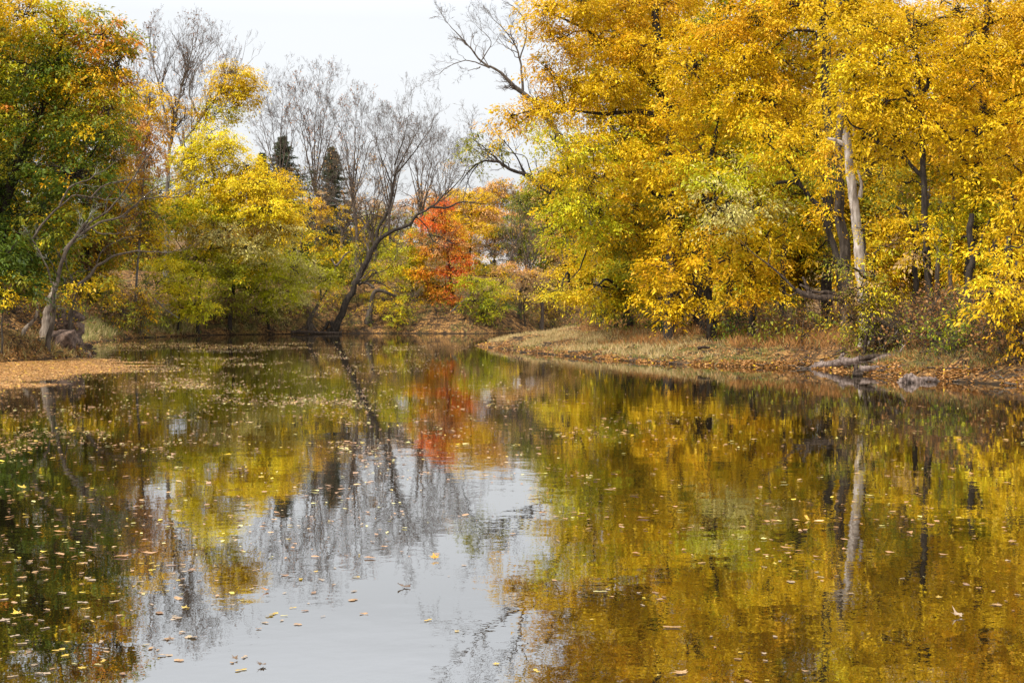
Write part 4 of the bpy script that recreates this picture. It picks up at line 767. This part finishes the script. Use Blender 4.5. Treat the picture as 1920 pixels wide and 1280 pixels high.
# far ridge trees behind everything on the hill
for k, (px, Y, top, w, pal, lab) in enumerate([(1000, 262, 350, 30, 'peach2 olive2', 'faded tree on the skyline right of the house'), (1045, 255, 330, 34, 'olive2 peach1', 'faded olive tree on the skyline beside the giant gold tree'), (880, 265, 372, 30, 'gold2 peach2', 'faded gold tree on the skyline left of the house'),
    (830, 262, 372, 30, 'peach2 tan2', 'faded tan tree on the skyline behind the red maple'), (700, 258, 400, 34, 'tan2 olive2', 'faded tree on the skyline behind the leaning fork'), (560, 250, 395, 40, 'olive2 tan1 spruce1', 'dark olive tree on the skyline behind the conifers'), (420, 240, 360, 45, 'olive2 gold1', 'olive tree on the skyline behind the broad yellow tree'), (240, 235, 330, 50, 'olive2 amber1', 'olive-amber tree on the skyline behind the left cove')]):
    auto_tree(lab, px, Y, top, 500, w, pal, 180+k, size=.34, cov=1.3)
# ------------------------------------------------------------------ rocks and driftwood
def rock(name, label, X, Y, Z, sx, sy, sz, seed, group=None, n=13, rz=0):
    rng = np.random.default_rng(seed); bm = bmesh.new()
    for p in norm(rng.normal(size=(n, 3))): bm.verts.new(Vector(p*rng.uniform(.82, 1.0)*[sx, sy, sz]))
    r = bmesh.ops.convex_hull(bm, input=bm.verts[:])
    bmesh.ops.delete(bm, geom=[g_ for g_ in r['geom_interior'] if isinstance(g_, bmesh.types.BMVert)], context='VERTS')
    bmesh.ops.bevel(bm, geom=bm.edges[:], offset=min(sx, sy, sz)*.035, segments=2, affect='EDGES')
    me = bpy.data.meshes.new(name); bm.to_mesh(me); bm.free(); me.materials.append(M_ROCK)
    o = bpy.data.objects.new(name, me); col.objects.link(o); o.location = (X, Y, Z); o.rotation_euler = (rng.uniform(-.2, .2), rng.uniform(-.2, .2), rz or rng.uniform(0, 6))
    return tag(o, label, 'rock', group)
for k, (px, py, Y, s, lab) in enumerate([
    (112, 640, 80, (1.5, 1.6, .8), 'broad brown boulder at the bottom left of the rock outcrop'), (140, 642, 82, (.8, 1.1, .75), 'brown boulder at the waterward corner of the rock outcrop'),
    (137, 618, 83, (.95, 1.2, .62), 'brown boulder under the slender arching tree'), (118, 612, 83.5, (1.0, 1.2, .6), 'brown boulder in the second course of the outcrop, left of the slender tree'),
    (133, 596, 84.5, (.7, 1, .5), 'dark brown boulder near the top of the outcrop, beside the slender tree'), (112, 590, 85, (.8, 1, .5), 'dark brown boulder capping the outcrop under the branches'),
    (147, 628, 83, (.45, .7, .4), 'small brown block jutting out over the cove from the outcrop'), (155, 651, 83, (.5, .8, .35), 'sloping brown rock stepping down from the outcrop to the water'),
    (145, 662, 81.5, (.55, .6, .32), 'low grey-brown rock at the edge of the leaf mat'), (165, 664, 82, (.42, .8, .2), 'flat pointed rock reaching into the water beside the leaf mat'), (92, 628, 80.5, (.7, .9, .5), 'half buried boulder left of the outcrop')]):
    p = W(px, py, Y); rock('boulder', lab, *p, *s, 200+k)

def logthing(name, label, Y, parts, mat=M_DRIFT, seed=1, cat='log'):
    rng = np.random.default_rng(seed); p0 = W(parts[0][0][0][0], parts[0][0][0][1], Y)
    root = empty(name, (p0[0], Y, 0), label, cat)
    for k, (pts, a, b) in enumerate(parts):
        tb = Tubes(); tb.line([W(p[0], p[1], Y+(p[2] if len(p) > 2 else 0)) for p in pts], a, b, 12, K=18, wob=a*.2, rough=.28, rng=rng)
        V = np.concatenate(tb.V)
        # close the ends with fans
        Fq = np.concatenate(tb.Fq); cnt = [4]*(len(Fq)//4); fl = list(Fq)
        fl += list(range(11, -1, -1)); cnt.append(12); nV = len(V); fl += list(range(nV-12, nV)); cnt.append(12)
        mesh_np('log' if k == 0 else 'branch', V, np.array(fl), np.array(cnt), mat, root, (p0[0], Y, 0), smooth=True)
    return root
logthing('driftwood_log', 'long weathered driftwood log lying at the waterline below the bleached snag, with an upright spur', 62.5, [([(1528, 690, 2.5), (1560, 682, 1.2), (1600, 677, -.8), (1650, 674, -1.8), (1688, 672, -1.8)], .2, .16), ([(1578, 680, .3), (1576, 672, .3), (1582, 662, .3)], .15, .05), ([(1528, 690, 2.5), (1505, 692, 2.5)], .15, .06)], seed=2)
logthing('driftwood_log', 'flat pale broken log lying just in front of the long driftwood log', 59.2, [([(1612, 690), (1640, 690), (1672, 691), (1700, 690)], .13, .1), ([(1690, 686), (1720, 681)], .05, .03)], seed=3)
logthing('driftwood_log', 'dark upper log resting against the long driftwood log at its right end', 60.9, [([(1610, 672), (1640, 669), (1685, 668)], .12, .13)], M_DRIFTD, seed=4)
logthing('stump', 'small dark pointed stump standing in the water in front of the logs', 57.8, [([(1608, 704), (1607, 694), (1606, 682)], .2, .05), ([(1606, 697), (1618, 701)], .08, .04)], M_DRIFTD, seed=5, cat='stump')
logthing('dead_branch', 'pale forked dead branch leaning up from the end of the driftwood log', 61, [([(1672, 672), (1688, 660), (1702, 640), (1708, 628)], .07, .015), ([(1686, 660), (1676, 656)], .03, .01), ([(1700, 645), (1692, 630)], .02, .008)], M_DRIFT, seed=6, cat='branch')
logthing('driftwood_stump', 'pale wedge-shaped driftwood stump half sunk in the water near the right bank', 52.6, [([(1700, 704), (1712, 711), (1728, 718), (1752, 726)], .2, .06), ([(1683, 722), (1690, 714), (1700, 708), (1712, 712)], .08, .12), ([(1702, 704), (1697, 714), (1699, 728)], .12, .1), ([(1716, 712, .6), (1738, 710, .6), (1757, 711, .6)], .1, .09), ([(1706, 716), (1722, 722), (1735, 727)], .14, .1)], M_DRIFT, seed=7, cat='driftwood')
logthing('driftwood_piece', 'thin dark driftwood lying in the shallows right of the pale stump', 54, [([(1757, 718), (1775, 717), (1798, 718), (1824, 717)], .04, .05), ([(1800, 716), (1812, 712), (1824, 716)], .05, .03)], M_DRIFTD, seed=8, cat='driftwood')
logthing('driftwood_piece', 'small dark pointed snag sticking up by the bank near the right edge', 53.6, [([(1872, 716), (1870, 710), (1871, 702)], .1, .03), ([(1872, 712), (1850, 712), (1836, 709)], .05, .05)], M_DRIFTD, seed=9, cat='driftwood')
logthing('driftwood_piece', 'pale looped stick on the water at the right edge', 51.5, [([(1893, 728), (1905, 724.5), (1925, 724.5), (1940, 727)], .03, .02), ([(1893, 728), (1908, 731), (1930, 730)], .03, .02)], M_DRIFT, seed=10, cat='driftwood')
logthing('driftwood_piece', 'dark branch on the grass of the spit near the waterline', 72, [([(1308, 653), (1320, 650), (1330, 652)], .09, .05)], M_DRIFTD, seed=11, cat='driftwood')
logthing('driftwood_piece', 'flat dark log along the far waterline left of the leaning trunk', 155, [([(545, 622), (575, 622), (610, 624), (640, 624)], .16, .14), ([(556, 620), (570, 614), (580, 608)], .1, .06)], M_DRIFTD, seed=12, cat='driftwood')
# the fallen trunk with its roots in the air
o = logthing('fallen_tree', 'dark fallen trunk arching over the bank left of the bleached snag, roots in the air', 64.6, [([(1645, 600, .6), (1628, 582), (1600, 566), (1560, 558), (1520, 556), (1492, 545)], .19, .12), ([(1600, 566), (1560, 548), (1525, 548), (1500, 532)], .13, .05), ([(1520, 556), (1512, 535), (1506, 520)], .14, .04), ([(1492, 545), (1470, 520), (1440, 495), (1405, 470), (1388, 450)], .06, .012), ([(1495, 548), (1480, 555), (1460, 540)], .04, .01), ([(1535, 556), (1536, 572), (1538, 580)], .05, .01), ([(1570, 560), (1590, 585), (1592, 605), (1580, 640)], .035, .01), ([(1440, 495), (1445, 470), (1440, 440)], .02, .008), ([(1585, 590), (1555, 598), (1535, 612)], .025, .008)], M_DRIFTD, seed=13, cat='tree')
logthing('exposed_roots', 'tangle of brown roots hanging down the eroded bank below the bleached snag', 63, [([(1628, 600), (1625, 630), (1620, 660), (1617, 672)], .1, .06), ([(1640, 598), (1640, 625), (1636, 650), (1642, 668)], .12, .06), ([(1655, 605), (1650, 630), (1656, 648), (1662, 660)], .07, .04), ([(1660, 610), (1668, 630), (1678, 640)], .06, .03), ([(1630, 590), (1660, 610), (1690, 618), (1720, 628)], .14, .06), ([(1650, 648), (1645, 655), (1640, 668)], .05, .03)], M_DRIFTD, seed=14, cat='roots')
logthing('bank_root', 'dark root running along the undercut bank below the black slender trunk', 62.5, [([(1818, 610), (1840, 618), (1865, 622), (1880, 628)], .12, .05), ([(1820, 630), (1838, 632), (1850, 645)], .07, .03), ([(1870, 622), (1890, 618), (1905, 622)], .06, .02)], M_DRIFTD, seed=15, cat='roots')
logthing('dead_branch', 'fallen grey forked branch lying on the far slope right of the red maple', 163, [([(845, 585), (870, 562), (890, 545)], .1, .03), ([(872, 560), (885, 575), (895, 590)], .07, .02), ([(870, 562), (893, 575)], .05, .02)], M_GREY, seed=16, cat='branch')
logthing('dead_branch', 'grey fallen branch on the slope of the left cove below the lemon bush', 140, [([(290, 560), (310, 580), (335, 596)], .07, .03), ([(300, 570), (320, 572)], .05, .02)], M_GREY, seed=17, cat='branch')

# ------------------------------------------------------------------ undergrowth, grass, fallen leaves
rng = np.random.default_rng(77)
def scatter(n, x0, x1, y0, y1, dmin, dmax, dens=None):
    out = []
    tot = 0
    while tot < n:
        x = rng.uniform(x0, x1, n*2); y = y0*(y1/y0)**rng.uniform(0, 1, n*2)
        x = x*y/100      # widen with distance, like the wedge of land in view
        d = sdist(x, y); m = (d > dmin) & (d < dmax)
        if dens is not None: m &= rng.random(len(x)) < dens(x, y, d)
        out.append(np.stack([x[m], y[m], d[m]], 1)); tot += m.sum()
    P = np.concatenate(out)[:n]
    return P
def rgb(pal, n, j=.22):
    cs, ws = palette(pal); return cs[rng.choice(len(cs), n, p=ws)]*rng.uniform(1-j, 1+j, (n, 1))

def bedded(P, pal, size, up=.03, tilt=.35):
    n = len(P); z = height(P[:, 0], P[:, 1])+rng.uniform(.0, up, n)
    pos = np.stack([P[:, 0], P[:, 1], z+.01], 1)
    nr = rng.normal(0, tilt, (n, 3)); nr[:, 2] = 1
    lv.add(pos, rng.normal(0, 1, (n, 3))*[1, 1, .25], nr, size*rng.uniform(.6, 1.4, n), rgb(pal, n), .7)
lv = Leaves()
bedded(scatter(60000, -42, 45, 48, 190, .02, 24, lambda x, y, d: np.clip(vnoise(x, y, 30, 1.8)+.6, .1, 1)), 'litter3 litter22 litter33 gold1 mat1 dead3', .1, .1, .6)
bedded(scatter(24000, -42, 45, 48, 180, -.15, 1.0, lambda x, y, d: np.clip(vnoise(x, y, 29, 1.1)*1.6+.5, .06, 1)), 'mat2 litter23 litter2 gold1 dead1', .12, .03, .3)
o = lv.build('fallen_leaves', M_LITTER); tag(o, 'brown and gold fallen leaves strewn over the banks and along the waterline', 'fallen leaves', kind='stuff')

def blades(P, pal, h, w_, lean=.35, per=1, spread=.12):
    P = np.repeat(P, per, 0); n = len(P)
    x = P[:, 0]+rng.normal(0, spread, n); y = P[:, 1]+rng.normal(0, spread, n); z = height(x, y)-.02
    d = rng.normal(0, lean, (n, 3)); d[:, 2] = 1
    lv.add(np.stack([x, y, z], 1), d, rng.normal(0, 1, (n, 3))+[0, -1, 0], h*rng.uniform(.5, 1.3, n), rgb(pal, n, .25), w_)
lv = Leaves()
spit = lambda x, y, d: sig((x+3)/1)*sig((150-y)/4)*np.clip(vnoise(x, y, 31, 3)*1.2+.55, 0, 1)
blades(scatter(2600, -4, 16, 66, 135, .8, 11, lambda x, y, d: spit(x, y, d)*sig((7-x)/1.6)), 'straw5 gstraw1 tan1', .38, .06, .55, 9)
blades(scatter(380, -1, 30, 60, 100, .3, 3.5, lambda x, y, d: spit(x, y, d)), 'grass2 gstraw2', .25, .08, .5, 12)
blades(scatter(1800, -36, -22, 100, 150, .2, 6, lambda x, y, d: np.clip(vnoise(x, y, 33, 4)+.7, 0, 1)), 'gstraw3 straw2 grass1', .6, .07, .4, 12)
blades(scatter(520, -42, -28, 62, 84, .1, 2.6, lambda x, y, d: np.clip(vnoise(x, y, 34, 1.5)+.6, 0, 1)), 'straw1 gstraw2 litter2 dead2', .4, .05, .6, 8)
blades(scatter(700, 24, 40, 50, 64, .4, 5, lambda x, y, d: np.clip(vnoise(x, y, 35, 2)+.1, 0, 1)), 'grass1 gstraw2 litter2 dead2', .3, .07, .6, 12)
blades(scatter(1800, -24, 12, 140, 178, .3, 9, lambda x, y, d: np.clip(vnoise(x, y, 36, 3)+.3, 0, 1)), 'gstraw2 dead2 grass1 straw1', .5, .08, .5, 10)
blades(scatter(2500, 5, 44, 60, 110, 3, 16, lambda x, y, d: np.clip(vnoise(x, y, 37, 2.5)+.3, 0, 1)), 'dead3 gstraw2 grass1 litter31', .6, .05, .6, 9, .25)
o = lv.build('grass', M_GRASS); tag(o, 'straw-coloured and green grass growing along the banks and on the spit', 'grass', kind='stuff')

tb = Tubes()
P = scatter(900, -42, 45, 48, 175, -.1, 5); z = height(P[:, 0], P[:, 1]); n = len(P)
a = rng.uniform(0, 2*PI, n); ln = rng.uniform(.3, 1.5, n); d = np.stack([np.cos(a), np.sin(a), rng.normal(0, .08, n)], 1)
t = np.linspace(-.5, .5, 5); Q = np.stack([P[:, 0], P[:, 1], np.maximum(z, 0)+.05], 1)[:, None]+d[:, None]*(ln[:, None]*t)[..., None]+rng.normal(0, .035, (n, 5, 3))
tb.batch(Q, rng.uniform(.012, .04, (n, 1))*np.linspace(1.1, .4, 5)[None], 5)
o = tb.build('fallen_twigs', M_BROWN, None, (0, 0, 0)); tag(o, 'small broken twigs and sticks littering the banks', 'twigs', kind='stuff')
# brush on the banks: thin bent stems with sparse leaves
lv = Leaves(); tb = Tubes()
P = np.concatenate([scatter(520, -43, 44, 55, 180, 3, 14), scatter(260, 8, 42, 58, 90, 2.5, 12), scatter(160, -44, -26, 66, 130, 2, 12), scatter(150, 20, 44, 50, 68, 1.6, 5), scatter(500, -36, 12, 118, 185, 1.2, 7)])
P = P[~((sig((P[:, 0]+4)/1.5)*sig((140-P[:, 1])/5) > .5) & (P[:, 0] < 17) & (P[:, 2] < 7.5))]
n = len(P); z = height(P[:, 0], P[:, 1]); S = np.stack([P[:, 0], P[:, 1], z-.05], 1)
S = np.repeat(S, 3, 0); D = norm(rng.normal(0, .5, (len(S), 3))+[0, 0, 1.0])
tips = grow(tb, S, D, rng.uniform(.6, 1.9, len(S)), np.full(len(S), .018), [(4, .6, 38, 3), (4, .6, 40, 3)], rng, up=-.05)
tp = tips.reshape(-1, 3); tp = tp[rng.random(len(tp)) < .38]
k = vnoise(tp[:, 0], tp[:, 1], 41, 4)
pa = rgb('olive4 litter31 green1 brown1 dead7', len(tp)); pb = rgb('green3 ygreen1 olive4', len(tp)); hue = np.where((k > .4)[:, None], pb, pa)  # dead and olive leaf colours, kept dark to paint in under-canopy shade
lv.add(tp, rng.normal(0, 1, tp.shape)-[0, 0, .3], rng.normal(0, .7, tp.shape)+[0, 0, 1], .15*rng.uniform(.6, 1.3, len(tp)), hue, .55)
org = (0, 0, 0); root = empty('undergrowth', org, 'tangled brown and olive undergrowth on the banks under the trees', 'undergrowth'); root['kind'] = 'stuff'
a = tb.build('stems', M_BROWN, root, org); b = lv.build('leaves', M_LEAF, root, org)

# ------------------------------------------------------------------ leaves on the water
lv = Leaves()
def hexleaf(pos, d, nr, size, hue, asp):
    d = norm(d); w_ = norm(np.cross(nr, d)); n_ = len(pos); A = np.linspace(0, 2*PI, 7)[:-1]
    rad = np.array([1.15, .75, .7, 1.0, .65, .8])[None]*rng.uniform(.55, 1.25, (n_, 6))
    V = pos[:, None]+(d[:, None]*(np.cos(A)[None]*rad)[..., None]+w_[:, None]*(np.sin(A)[None]*rad*asp)[..., None])*size[:, None, None]*.5
    V[..., 2] += rng.uniform(0, .12, (n_, 6))*size[:, None]
    HL['V'].append(V.reshape(-1, 3)); HL['H'].append(np.repeat(hue, 6, 0))
HL = dict(V=[], H=[])
def afloat(x, y, pal, size, zoff=.012, tilt=.05, asp=.8):
    n = len(x); pos = np.stack([x, y, rng.uniform(.006, zoff, n)], 1)
    a = rng.uniform(0, 2*PI, n); d = np.stack([np.cos(a), np.sin(a), np.zeros(n)], 1)
    nr = rng.normal(0, tilt, (n, 3)); nr[:, 2] = 1
    hexleaf(pos, d, nr, size*np.clip(rng.lognormal(-.15, .42, n), .3, 2), rgb(pal, n), asp)
def matd(x, y):
    """how far a point lies inside the leaf raft against the left bank"""
    u = x-(-y*.36)                       # metres right of the left edge of view
    edge = np.interp(y, [40, 43, 51, 60, 66, 71, 76, 82, 88], [-3, -1, 2.2, 4.4, 6.2, 6.8, 6, 3.5, -1])
    return edge-u+vnoise(x*.5, y, 51, 2.2)*1.6+vnoise(x, y, 52, .8)*.6
x = rng.uniform(-33, -8, 900000); y = rng.uniform(38, 90, 900000)
m = (matd(x, y) > 0) & (sdist(x, y) < .2) & (rng.random(len(x)) < np.clip(.05+matd(x, y)*.3, 0, 1)); x, y = x[m], y[m]
afloat(x, y, 'mat3 litter22 litter2 gold1 tan2 dead2 peach1', .085, .02, .07, .8)
def hexbuild(name, mat):
    V = np.concatenate(HL['V']); o = mesh_np(name, V, np.arange(len(V)), 6, mat, hue=np.clip(np.concatenate(HL['H']), 0, .95)); HL['V'].clear(); HL['H'].clear(); return o
o = hexbuild('leaf_raft', M_LITTER); tag(o, 'dense raft of orange-brown fallen leaves floating against the left bank', 'leaf raft', kind='stuff')
# loose floating leaves, denser in the left middle, almost none on the open reach at the right
N = 500000
y = 9.5*(118/9.5)**rng.uniform(0, 1, N); x = rng.uniform(-.39, .39, N)*y; base = y*y     # area weight
s = matd(x, y)
den = 6.0*sig((20-y)/4)+6.0*sig((60-y)/8)
leftw = sig((-.02*y-x)/(.06*y)); midl = leftw*sig((y-24)/5)*sig((118-y)/10)
den = den*(.55+.75*leftw)+30*midl*np.clip(vnoise(x, y*.35, 55, 2.5)+.35, 0, 1)+10*np.clip(1+s/3, 0, 1)*(s < 0)
rightcalm = sig((x/y+.03)/.03)*sig((y-38)/3); den = den*(1-.985*rightcalm)
farcalm = sig((y-104)/5)*sig((x/y+.16)/.03); den = den*(1-.9*farcalm)
skyzone = np.clip((x/y+.24)/.02, 0, 1)*np.clip((.03-x/y)/.02, 0, 1)*sig((14.5-y)/1); den = den*(1-.72*skyzone)
drift = np.clip(vnoise(x+.3*y, y*.5, 56, 1.3)+.5*vnoise(x, y, 58, .45)-.12, 0, 1)
den = den*np.clip(.3+3.2*drift+.4*vnoise(x, y, 57, 4), .04, 3.5)
area_pdf = base*math.log(118/9.5)*.78      # m2 represented by one sample * N
m = (rng.random(N) < den*area_pdf/N) & (sdist(x, y) < -.1) & (s < .6)
x, y = x[m], y[m]; order = np.argsort(y); x, y = x[order], y[order]
print('floating leaves', len(x))
near = 285
lv = Leaves(); n = len(x)-near
afloat(x[near:], y[near:], 'tan3 mat2 gold2 pale4 litter21', .085, .01, .05, .75)  # more pale and tan in the leaf colours paints in their wet sheen
o = hexbuild('floating_leaves', M_WETLEAF); tag(o, 'thousands of small fallen leaves drifting on the river', 'floating leaves', kind='stuff')

def leaf_shape(kind, seed):
    """outline of one real leaf, lying roughly flat and about 1 long"""
    rr = np.random.default_rng(seed)
    if kind == 'maple':
        A = [(-90, .12), (-60, .42), (-38, .30), (-12, .62), (4, .40), (28, .80), (44, .42), (62, .55), (74, .45), (90, 1.0), (106, .45), (118, .55), (136, .42), (152, .80), (176, .40), (192, .62), (218, .30), (240, .42)]
    elif kind == 'oval':
        A = [(a, .30+.35*abs(math.sin(math.radians(a)))**1.5) for a in range(-90, 270, 22)]
    else:
        A = [(a, (.17+.6*abs(math.sin(math.radians(a)))**3)) for a in range(-90, 270, 20)]
    pts = [(r*math.cos(math.radians(a))*rr.uniform(.85, 1.12), r*math.sin(math.radians(a))*rr.uniform(.9, 1.1)) for a, r in A]
    return np.array(pts)*.62
def real_leaf_mesh(kind, seed, colr, curl=.12):
    rr = np.random.default_rng(seed); P = leaf_shape(kind, seed); n = len(P)
    ax = rr.uniform(0, PI); r2 = (P**2).sum(1)
    z = curl*((P[:, 0]*math.cos(ax)+P[:, 1]*math.sin(ax))**2)*2.2+rr.normal(0, curl*.12, n)
    inner = P*.5; zi = z*.22+.01
    V = np.concatenate([[[0, 0, 0]], np.c_[inner, zi], np.c_[P, z]])
    fl, cnt = [], []
    for k in range(n):
        j = (k+1) % n
        fl += [0, 1+k, 1+j]; cnt.append(3); fl += [1+k, 1+n+k, 1+n+j, 1+j]; cnt.append(4)
    b = len(V); V = np.concatenate([V, [[-.012, -.03, .01], [.012, -.03, .01], [.03, -.42, .05*(1+curl)], [.05, -.42, .05*(1+curl)]]])     # stalk
    fl += [b, b+2, b+3, b+1]; cnt.append(4)
    h = np.array(colr)*.62*(1+rr.normal(0, .13, (len(V), 1))); h[0] *= 1.1; h[b:] *= .5
    blot = rr.random(len(V)) < .15; h[blot] = h[blot]*[.6, .45, .5]
    o = mesh_np('floating_leaf', V, np.array(fl), np.array(cnt), M_WETLEAF, hue=np.clip(h, 0, .9))
    return o
KINDS = [('maple', 'tan', 'pale brown maple leaf'), ('maple', 'gold', 'gold maple leaf'), ('oval', 'mat', 'orange-brown oval leaf'), ('oval', 'lemon', 'lemon yellow oval leaf'),
         ('slim', 'gold', 'slim gold leaf'), ('slim', 'tan', 'slim tan leaf'), ('oval', 'litter', 'brown oval leaf'), ('maple', 'litter2', 'orange maple leaf'), ('slim', 'pale', 'slim pale yellow leaf'), ('oval', 'tan', 'pale tan oval leaf')]
C['tan'] = (.52, .36, .2)
protos = {}
for k, (kind, c, lab) in enumerate(KINDS):
    for v in range(3): protos[(k, v)] = real_leaf_mesh(kind, 300+k*3+v, C[c], curl=[.04, .1, .2][v])
used = set()
KW = np.array([2.5, 1.5, 3, .5, 1.8, 2.2, 2.5, 1.2, 1.2, 3.]); KW /= KW.sum()
def zone(px, py):
    if py > 1000 and 255 < px < 990: return 'on the mirrored sky at the bottom'
    if px <= 620: return 'on the dark reflections at lower left'
    if px < 990: return 'among mirrored bare trees in the middle'
    if px < 1450: return 'on mirrored gold crowns right of the middle'
    return 'on dark gold reflections at lower right'
for i in range(near):
    k = int(rng.choice(len(KINDS), p=KW)); v = int(rng.integers(3)); pr = protos[(k, v)]
    if (k, v) in used: o = pr.copy(); col.objects.link(o)
    else: o = pr; used.add((k, v))
    s = float(np.clip(rng.lognormal(-2.55, .33), .035, .14)); X, Y = x[i], y[i]
    o.location = (X, Y, .006); o.scale = (s, s, s); o.rotation_euler = (rng.normal(0, .04), rng.normal(0, .04), rng.uniform(0, 2*PI))
    z_ = zone(CX+X*F/Y, HY+CZ*F/Y)
    tag(o, KINDS[k][2]+' floating '+z_, 'leaf', KINDS[k][2]+'s '+z_)
for key, pr in protos.items():
    if key not in used: bpy.data.objects.remove(pr)
# leaves one can single out
for k, (px, py, kind, c, s, lab, curl, rz, tilt) in enumerate([
    (815, 1049, 'maple', 'amber', .17, 'tilted orange maple leaf, the brightest on the mirrored sky', .25, .3, .9), (757, 1101, 'oval', 'brown', .2, 'curled olive-brown leaf with a long stalk on the mirrored sky', .7, 1.5, .3),
    (441, 1237, 'maple', 'brown', .10, 'small curled brown leaf at the bottom, left of the dark pair', .7, .8, .5), (492, 1248, 'maple', 'brown', .13, 'dark ragged brown leaf at the bottom of the mirrored sky', .7, 2.4, .4),
    (500, 1108, 'maple', 'orange', .13, 'curled orange leaf at the edge of the reflected yellow tree top', .6, 2.0, .5), (970, 834, 'oval', 'gold', .22, 'yellow leaf alone in the middle distance under the bright sky patch', .3, 1.0, .1),
    (42, 917, 'maple', 'gold', .22, 'curled gold leaf at the left edge of the water', .5, 1.2, .7), (1513, 974, 'slim', 'amber', .16, 'tilted amber leaf right of the middle', .5, .2, .9), (1797, 1156, 'maple', 'tan', .18, 'pale curled maple leaf near the lower right', .6, .4, .5),
    (1800, 972, 'oval', 'gold', .2, 'bright yellow oval leaf at the middle right', .3, .4, .1), (33, 1152, 'maple', 'gold', .16, 'gold maple leaf in the cluster at the lower left edge', .4, .9, .4), (57, 1156, 'maple', 'mat', .13, 'orange-brown leaf touching the gold one at the lower left', .4, 2.1, .3),
    (1260, 1176, 'slim', 'mat', .22, 'long tan leaf lying flat at the lower right of the middle', .1, 1.5, .02), (1278, 1262, 'maple', 'mat', .2, 'large orange-brown leaf at the bottom edge right of the middle', .12, .5, .02), (320, 1201, 'maple', 'brown', .09, 'tiny brown curled leaf at the left of the mirrored sky', .6, .5, .5)]):
    Y = F*CZ/(py-HY); X = (px-CX)*Y/F
    o = real_leaf_mesh(kind, 400+k, C[c], curl*.5); tilt *= .45; s *= .8; o.location = (X, Y, .008+tilt*s*.4); o.scale = (s, s, s); o.rotation_euler = (tilt, 0, rz)
    tag(o, lab, 'leaf')

# ------------------------------------------------------------------ light, sky, camera
SUN_EL, SUN_AZ = math.radians(58), math.radians(-138)     # azimuth from +Y clockwise: over the camera's left shoulder
EXPO = 0.52
world = bpy.data.worlds.new('World'); sc.world = world; world.use_nodes = True
nt = world.node_tree; nt.nodes.clear(); L = nt.links.new
sky = nd(nt, 'ShaderNodeTexSky'); sky.sky_type = 'NISHITA'; sky.sun_disc = False; sky.sun_elevation = SUN_EL; sky.sun_rotation = SUN_AZ
sky.dust_density = 5.0; sky.air_density = 1.0
bg1 = nd(nt, 'ShaderNodeBackground', i_Strength=.06)
hs = nd(nt, 'ShaderNodeHueSaturation'); hs.inputs['Saturation'].default_value = .25; L(sky.outputs[0], hs.inputs['Color']); L(hs.outputs[0], bg1.inputs['Color'])
# thin high overcast: a grey veil, brighter overhead than at the horizon
tc = nd(nt, 'ShaderNodeTexCoord'); sp = nd(nt, 'ShaderNodeSeparateXYZ'); L(tc.outputs['Generated'], sp.inputs[0])
rp = ramp(nt, [(0, (.53, .535, .53)), (.10, (.475, .485, .495)), (.2, (.47, .485, .50)), (.30, (.85, .88, .92)), (.5, (.9, .93, .96)), (1, (.9, .93, .96))])
L(sp.outputs['Z'], rp.inputs[0])
cn = nd(nt, 'ShaderNodeTexNoise', i_Scale=1.6, i_Detail=5.0); mp = nd(nt, 'ShaderNodeMapping'); mp.inputs['Scale'].default_value = (1, 1, 3.5)
L(tc.outputs['Generated'], mp.inputs[0]); L(mp.outputs[0], cn.inputs['Vector'])
mr = nd(nt, 'ShaderNodeMapRange'); mr.inputs['From Min'].default_value = .3; mr.inputs['From Max'].default_value = .7; mr.inputs['To Min'].default_value = .88; mr.inputs['To Max'].default_value = 1.03; L(cn.outputs['Fac'], mr.inputs['Value'])
mm = nd(nt, 'ShaderNodeMixRGB', blend_type='MULTIPLY'); mm.inputs[0].default_value = 1; L(rp.outputs[0], mm.inputs[1]); L(mr.outputs[0], mm.inputs[2])
zen = nd(nt, 'ShaderNodeMapRange'); zen.inputs['From Min'].default_value = .3; zen.inputs['From Max'].default_value = 1.0; zen.inputs['To Min'].default_value = 1.0; zen.inputs['To Max'].default_value = 1.0
L(sp.outputs['Z'], zen.inputs['Value'])
bg2 = nd(nt, 'ShaderNodeBackground'); L(mm.outputs[0], bg2.inputs['Color']); L(zen.outputs[0], bg2.inputs['Strength'])
ads = nd(nt, 'ShaderNodeAddShader'); L(bg1.outputs[0], ads.inputs[0]); L(bg2.outputs[0], ads.inputs[1])
wo = nt.nodes.new('ShaderNodeOutputWorld'); L(ads.outputs[0], wo.inputs[0])

sl = bpy.data.lights.new('sun', 'SUN'); sl.energy = 3.5; sl.angle = math.radians(3); sl.color = (1, .95, .86)
so = bpy.data.objects.new('sun', sl); col.objects.link(so)
dirv = Vector((math.sin(SUN_AZ)*math.cos(SUN_EL), math.cos(SUN_AZ)*math.cos(SUN_EL), math.sin(SUN_EL)))
so.rotation_euler = dirv.to_track_quat('Z', 'Y').to_euler()

cam = bpy.data.cameras.new('camera'); co = bpy.data.objects.new('camera', cam); col.objects.link(co)
co.location = (0, 0, CZ); co.rotation_euler = (PI/2, 0, 0)
cam.sensor_width = 36; cam.lens = F*36/1920; cam.shift_y = -60/1920; cam.clip_end = 10000; cam.clip_start = .1
sc.camera = co
sc.view_settings.view_transform = 'Standard'; sc.view_settings.look = 'None'; sc.view_settings.exposure = EXPO; sc.view_settings.gamma = 1
sc.cycles.max_bounces = 8; sc.cycles.diffuse_bounces = 1; sc.cycles.transmission_bounces = 4; sc.cycles.glossy_bounces = 3
print('faces', sum(len(m_.polygons) for m_ in bpy.data.meshes))
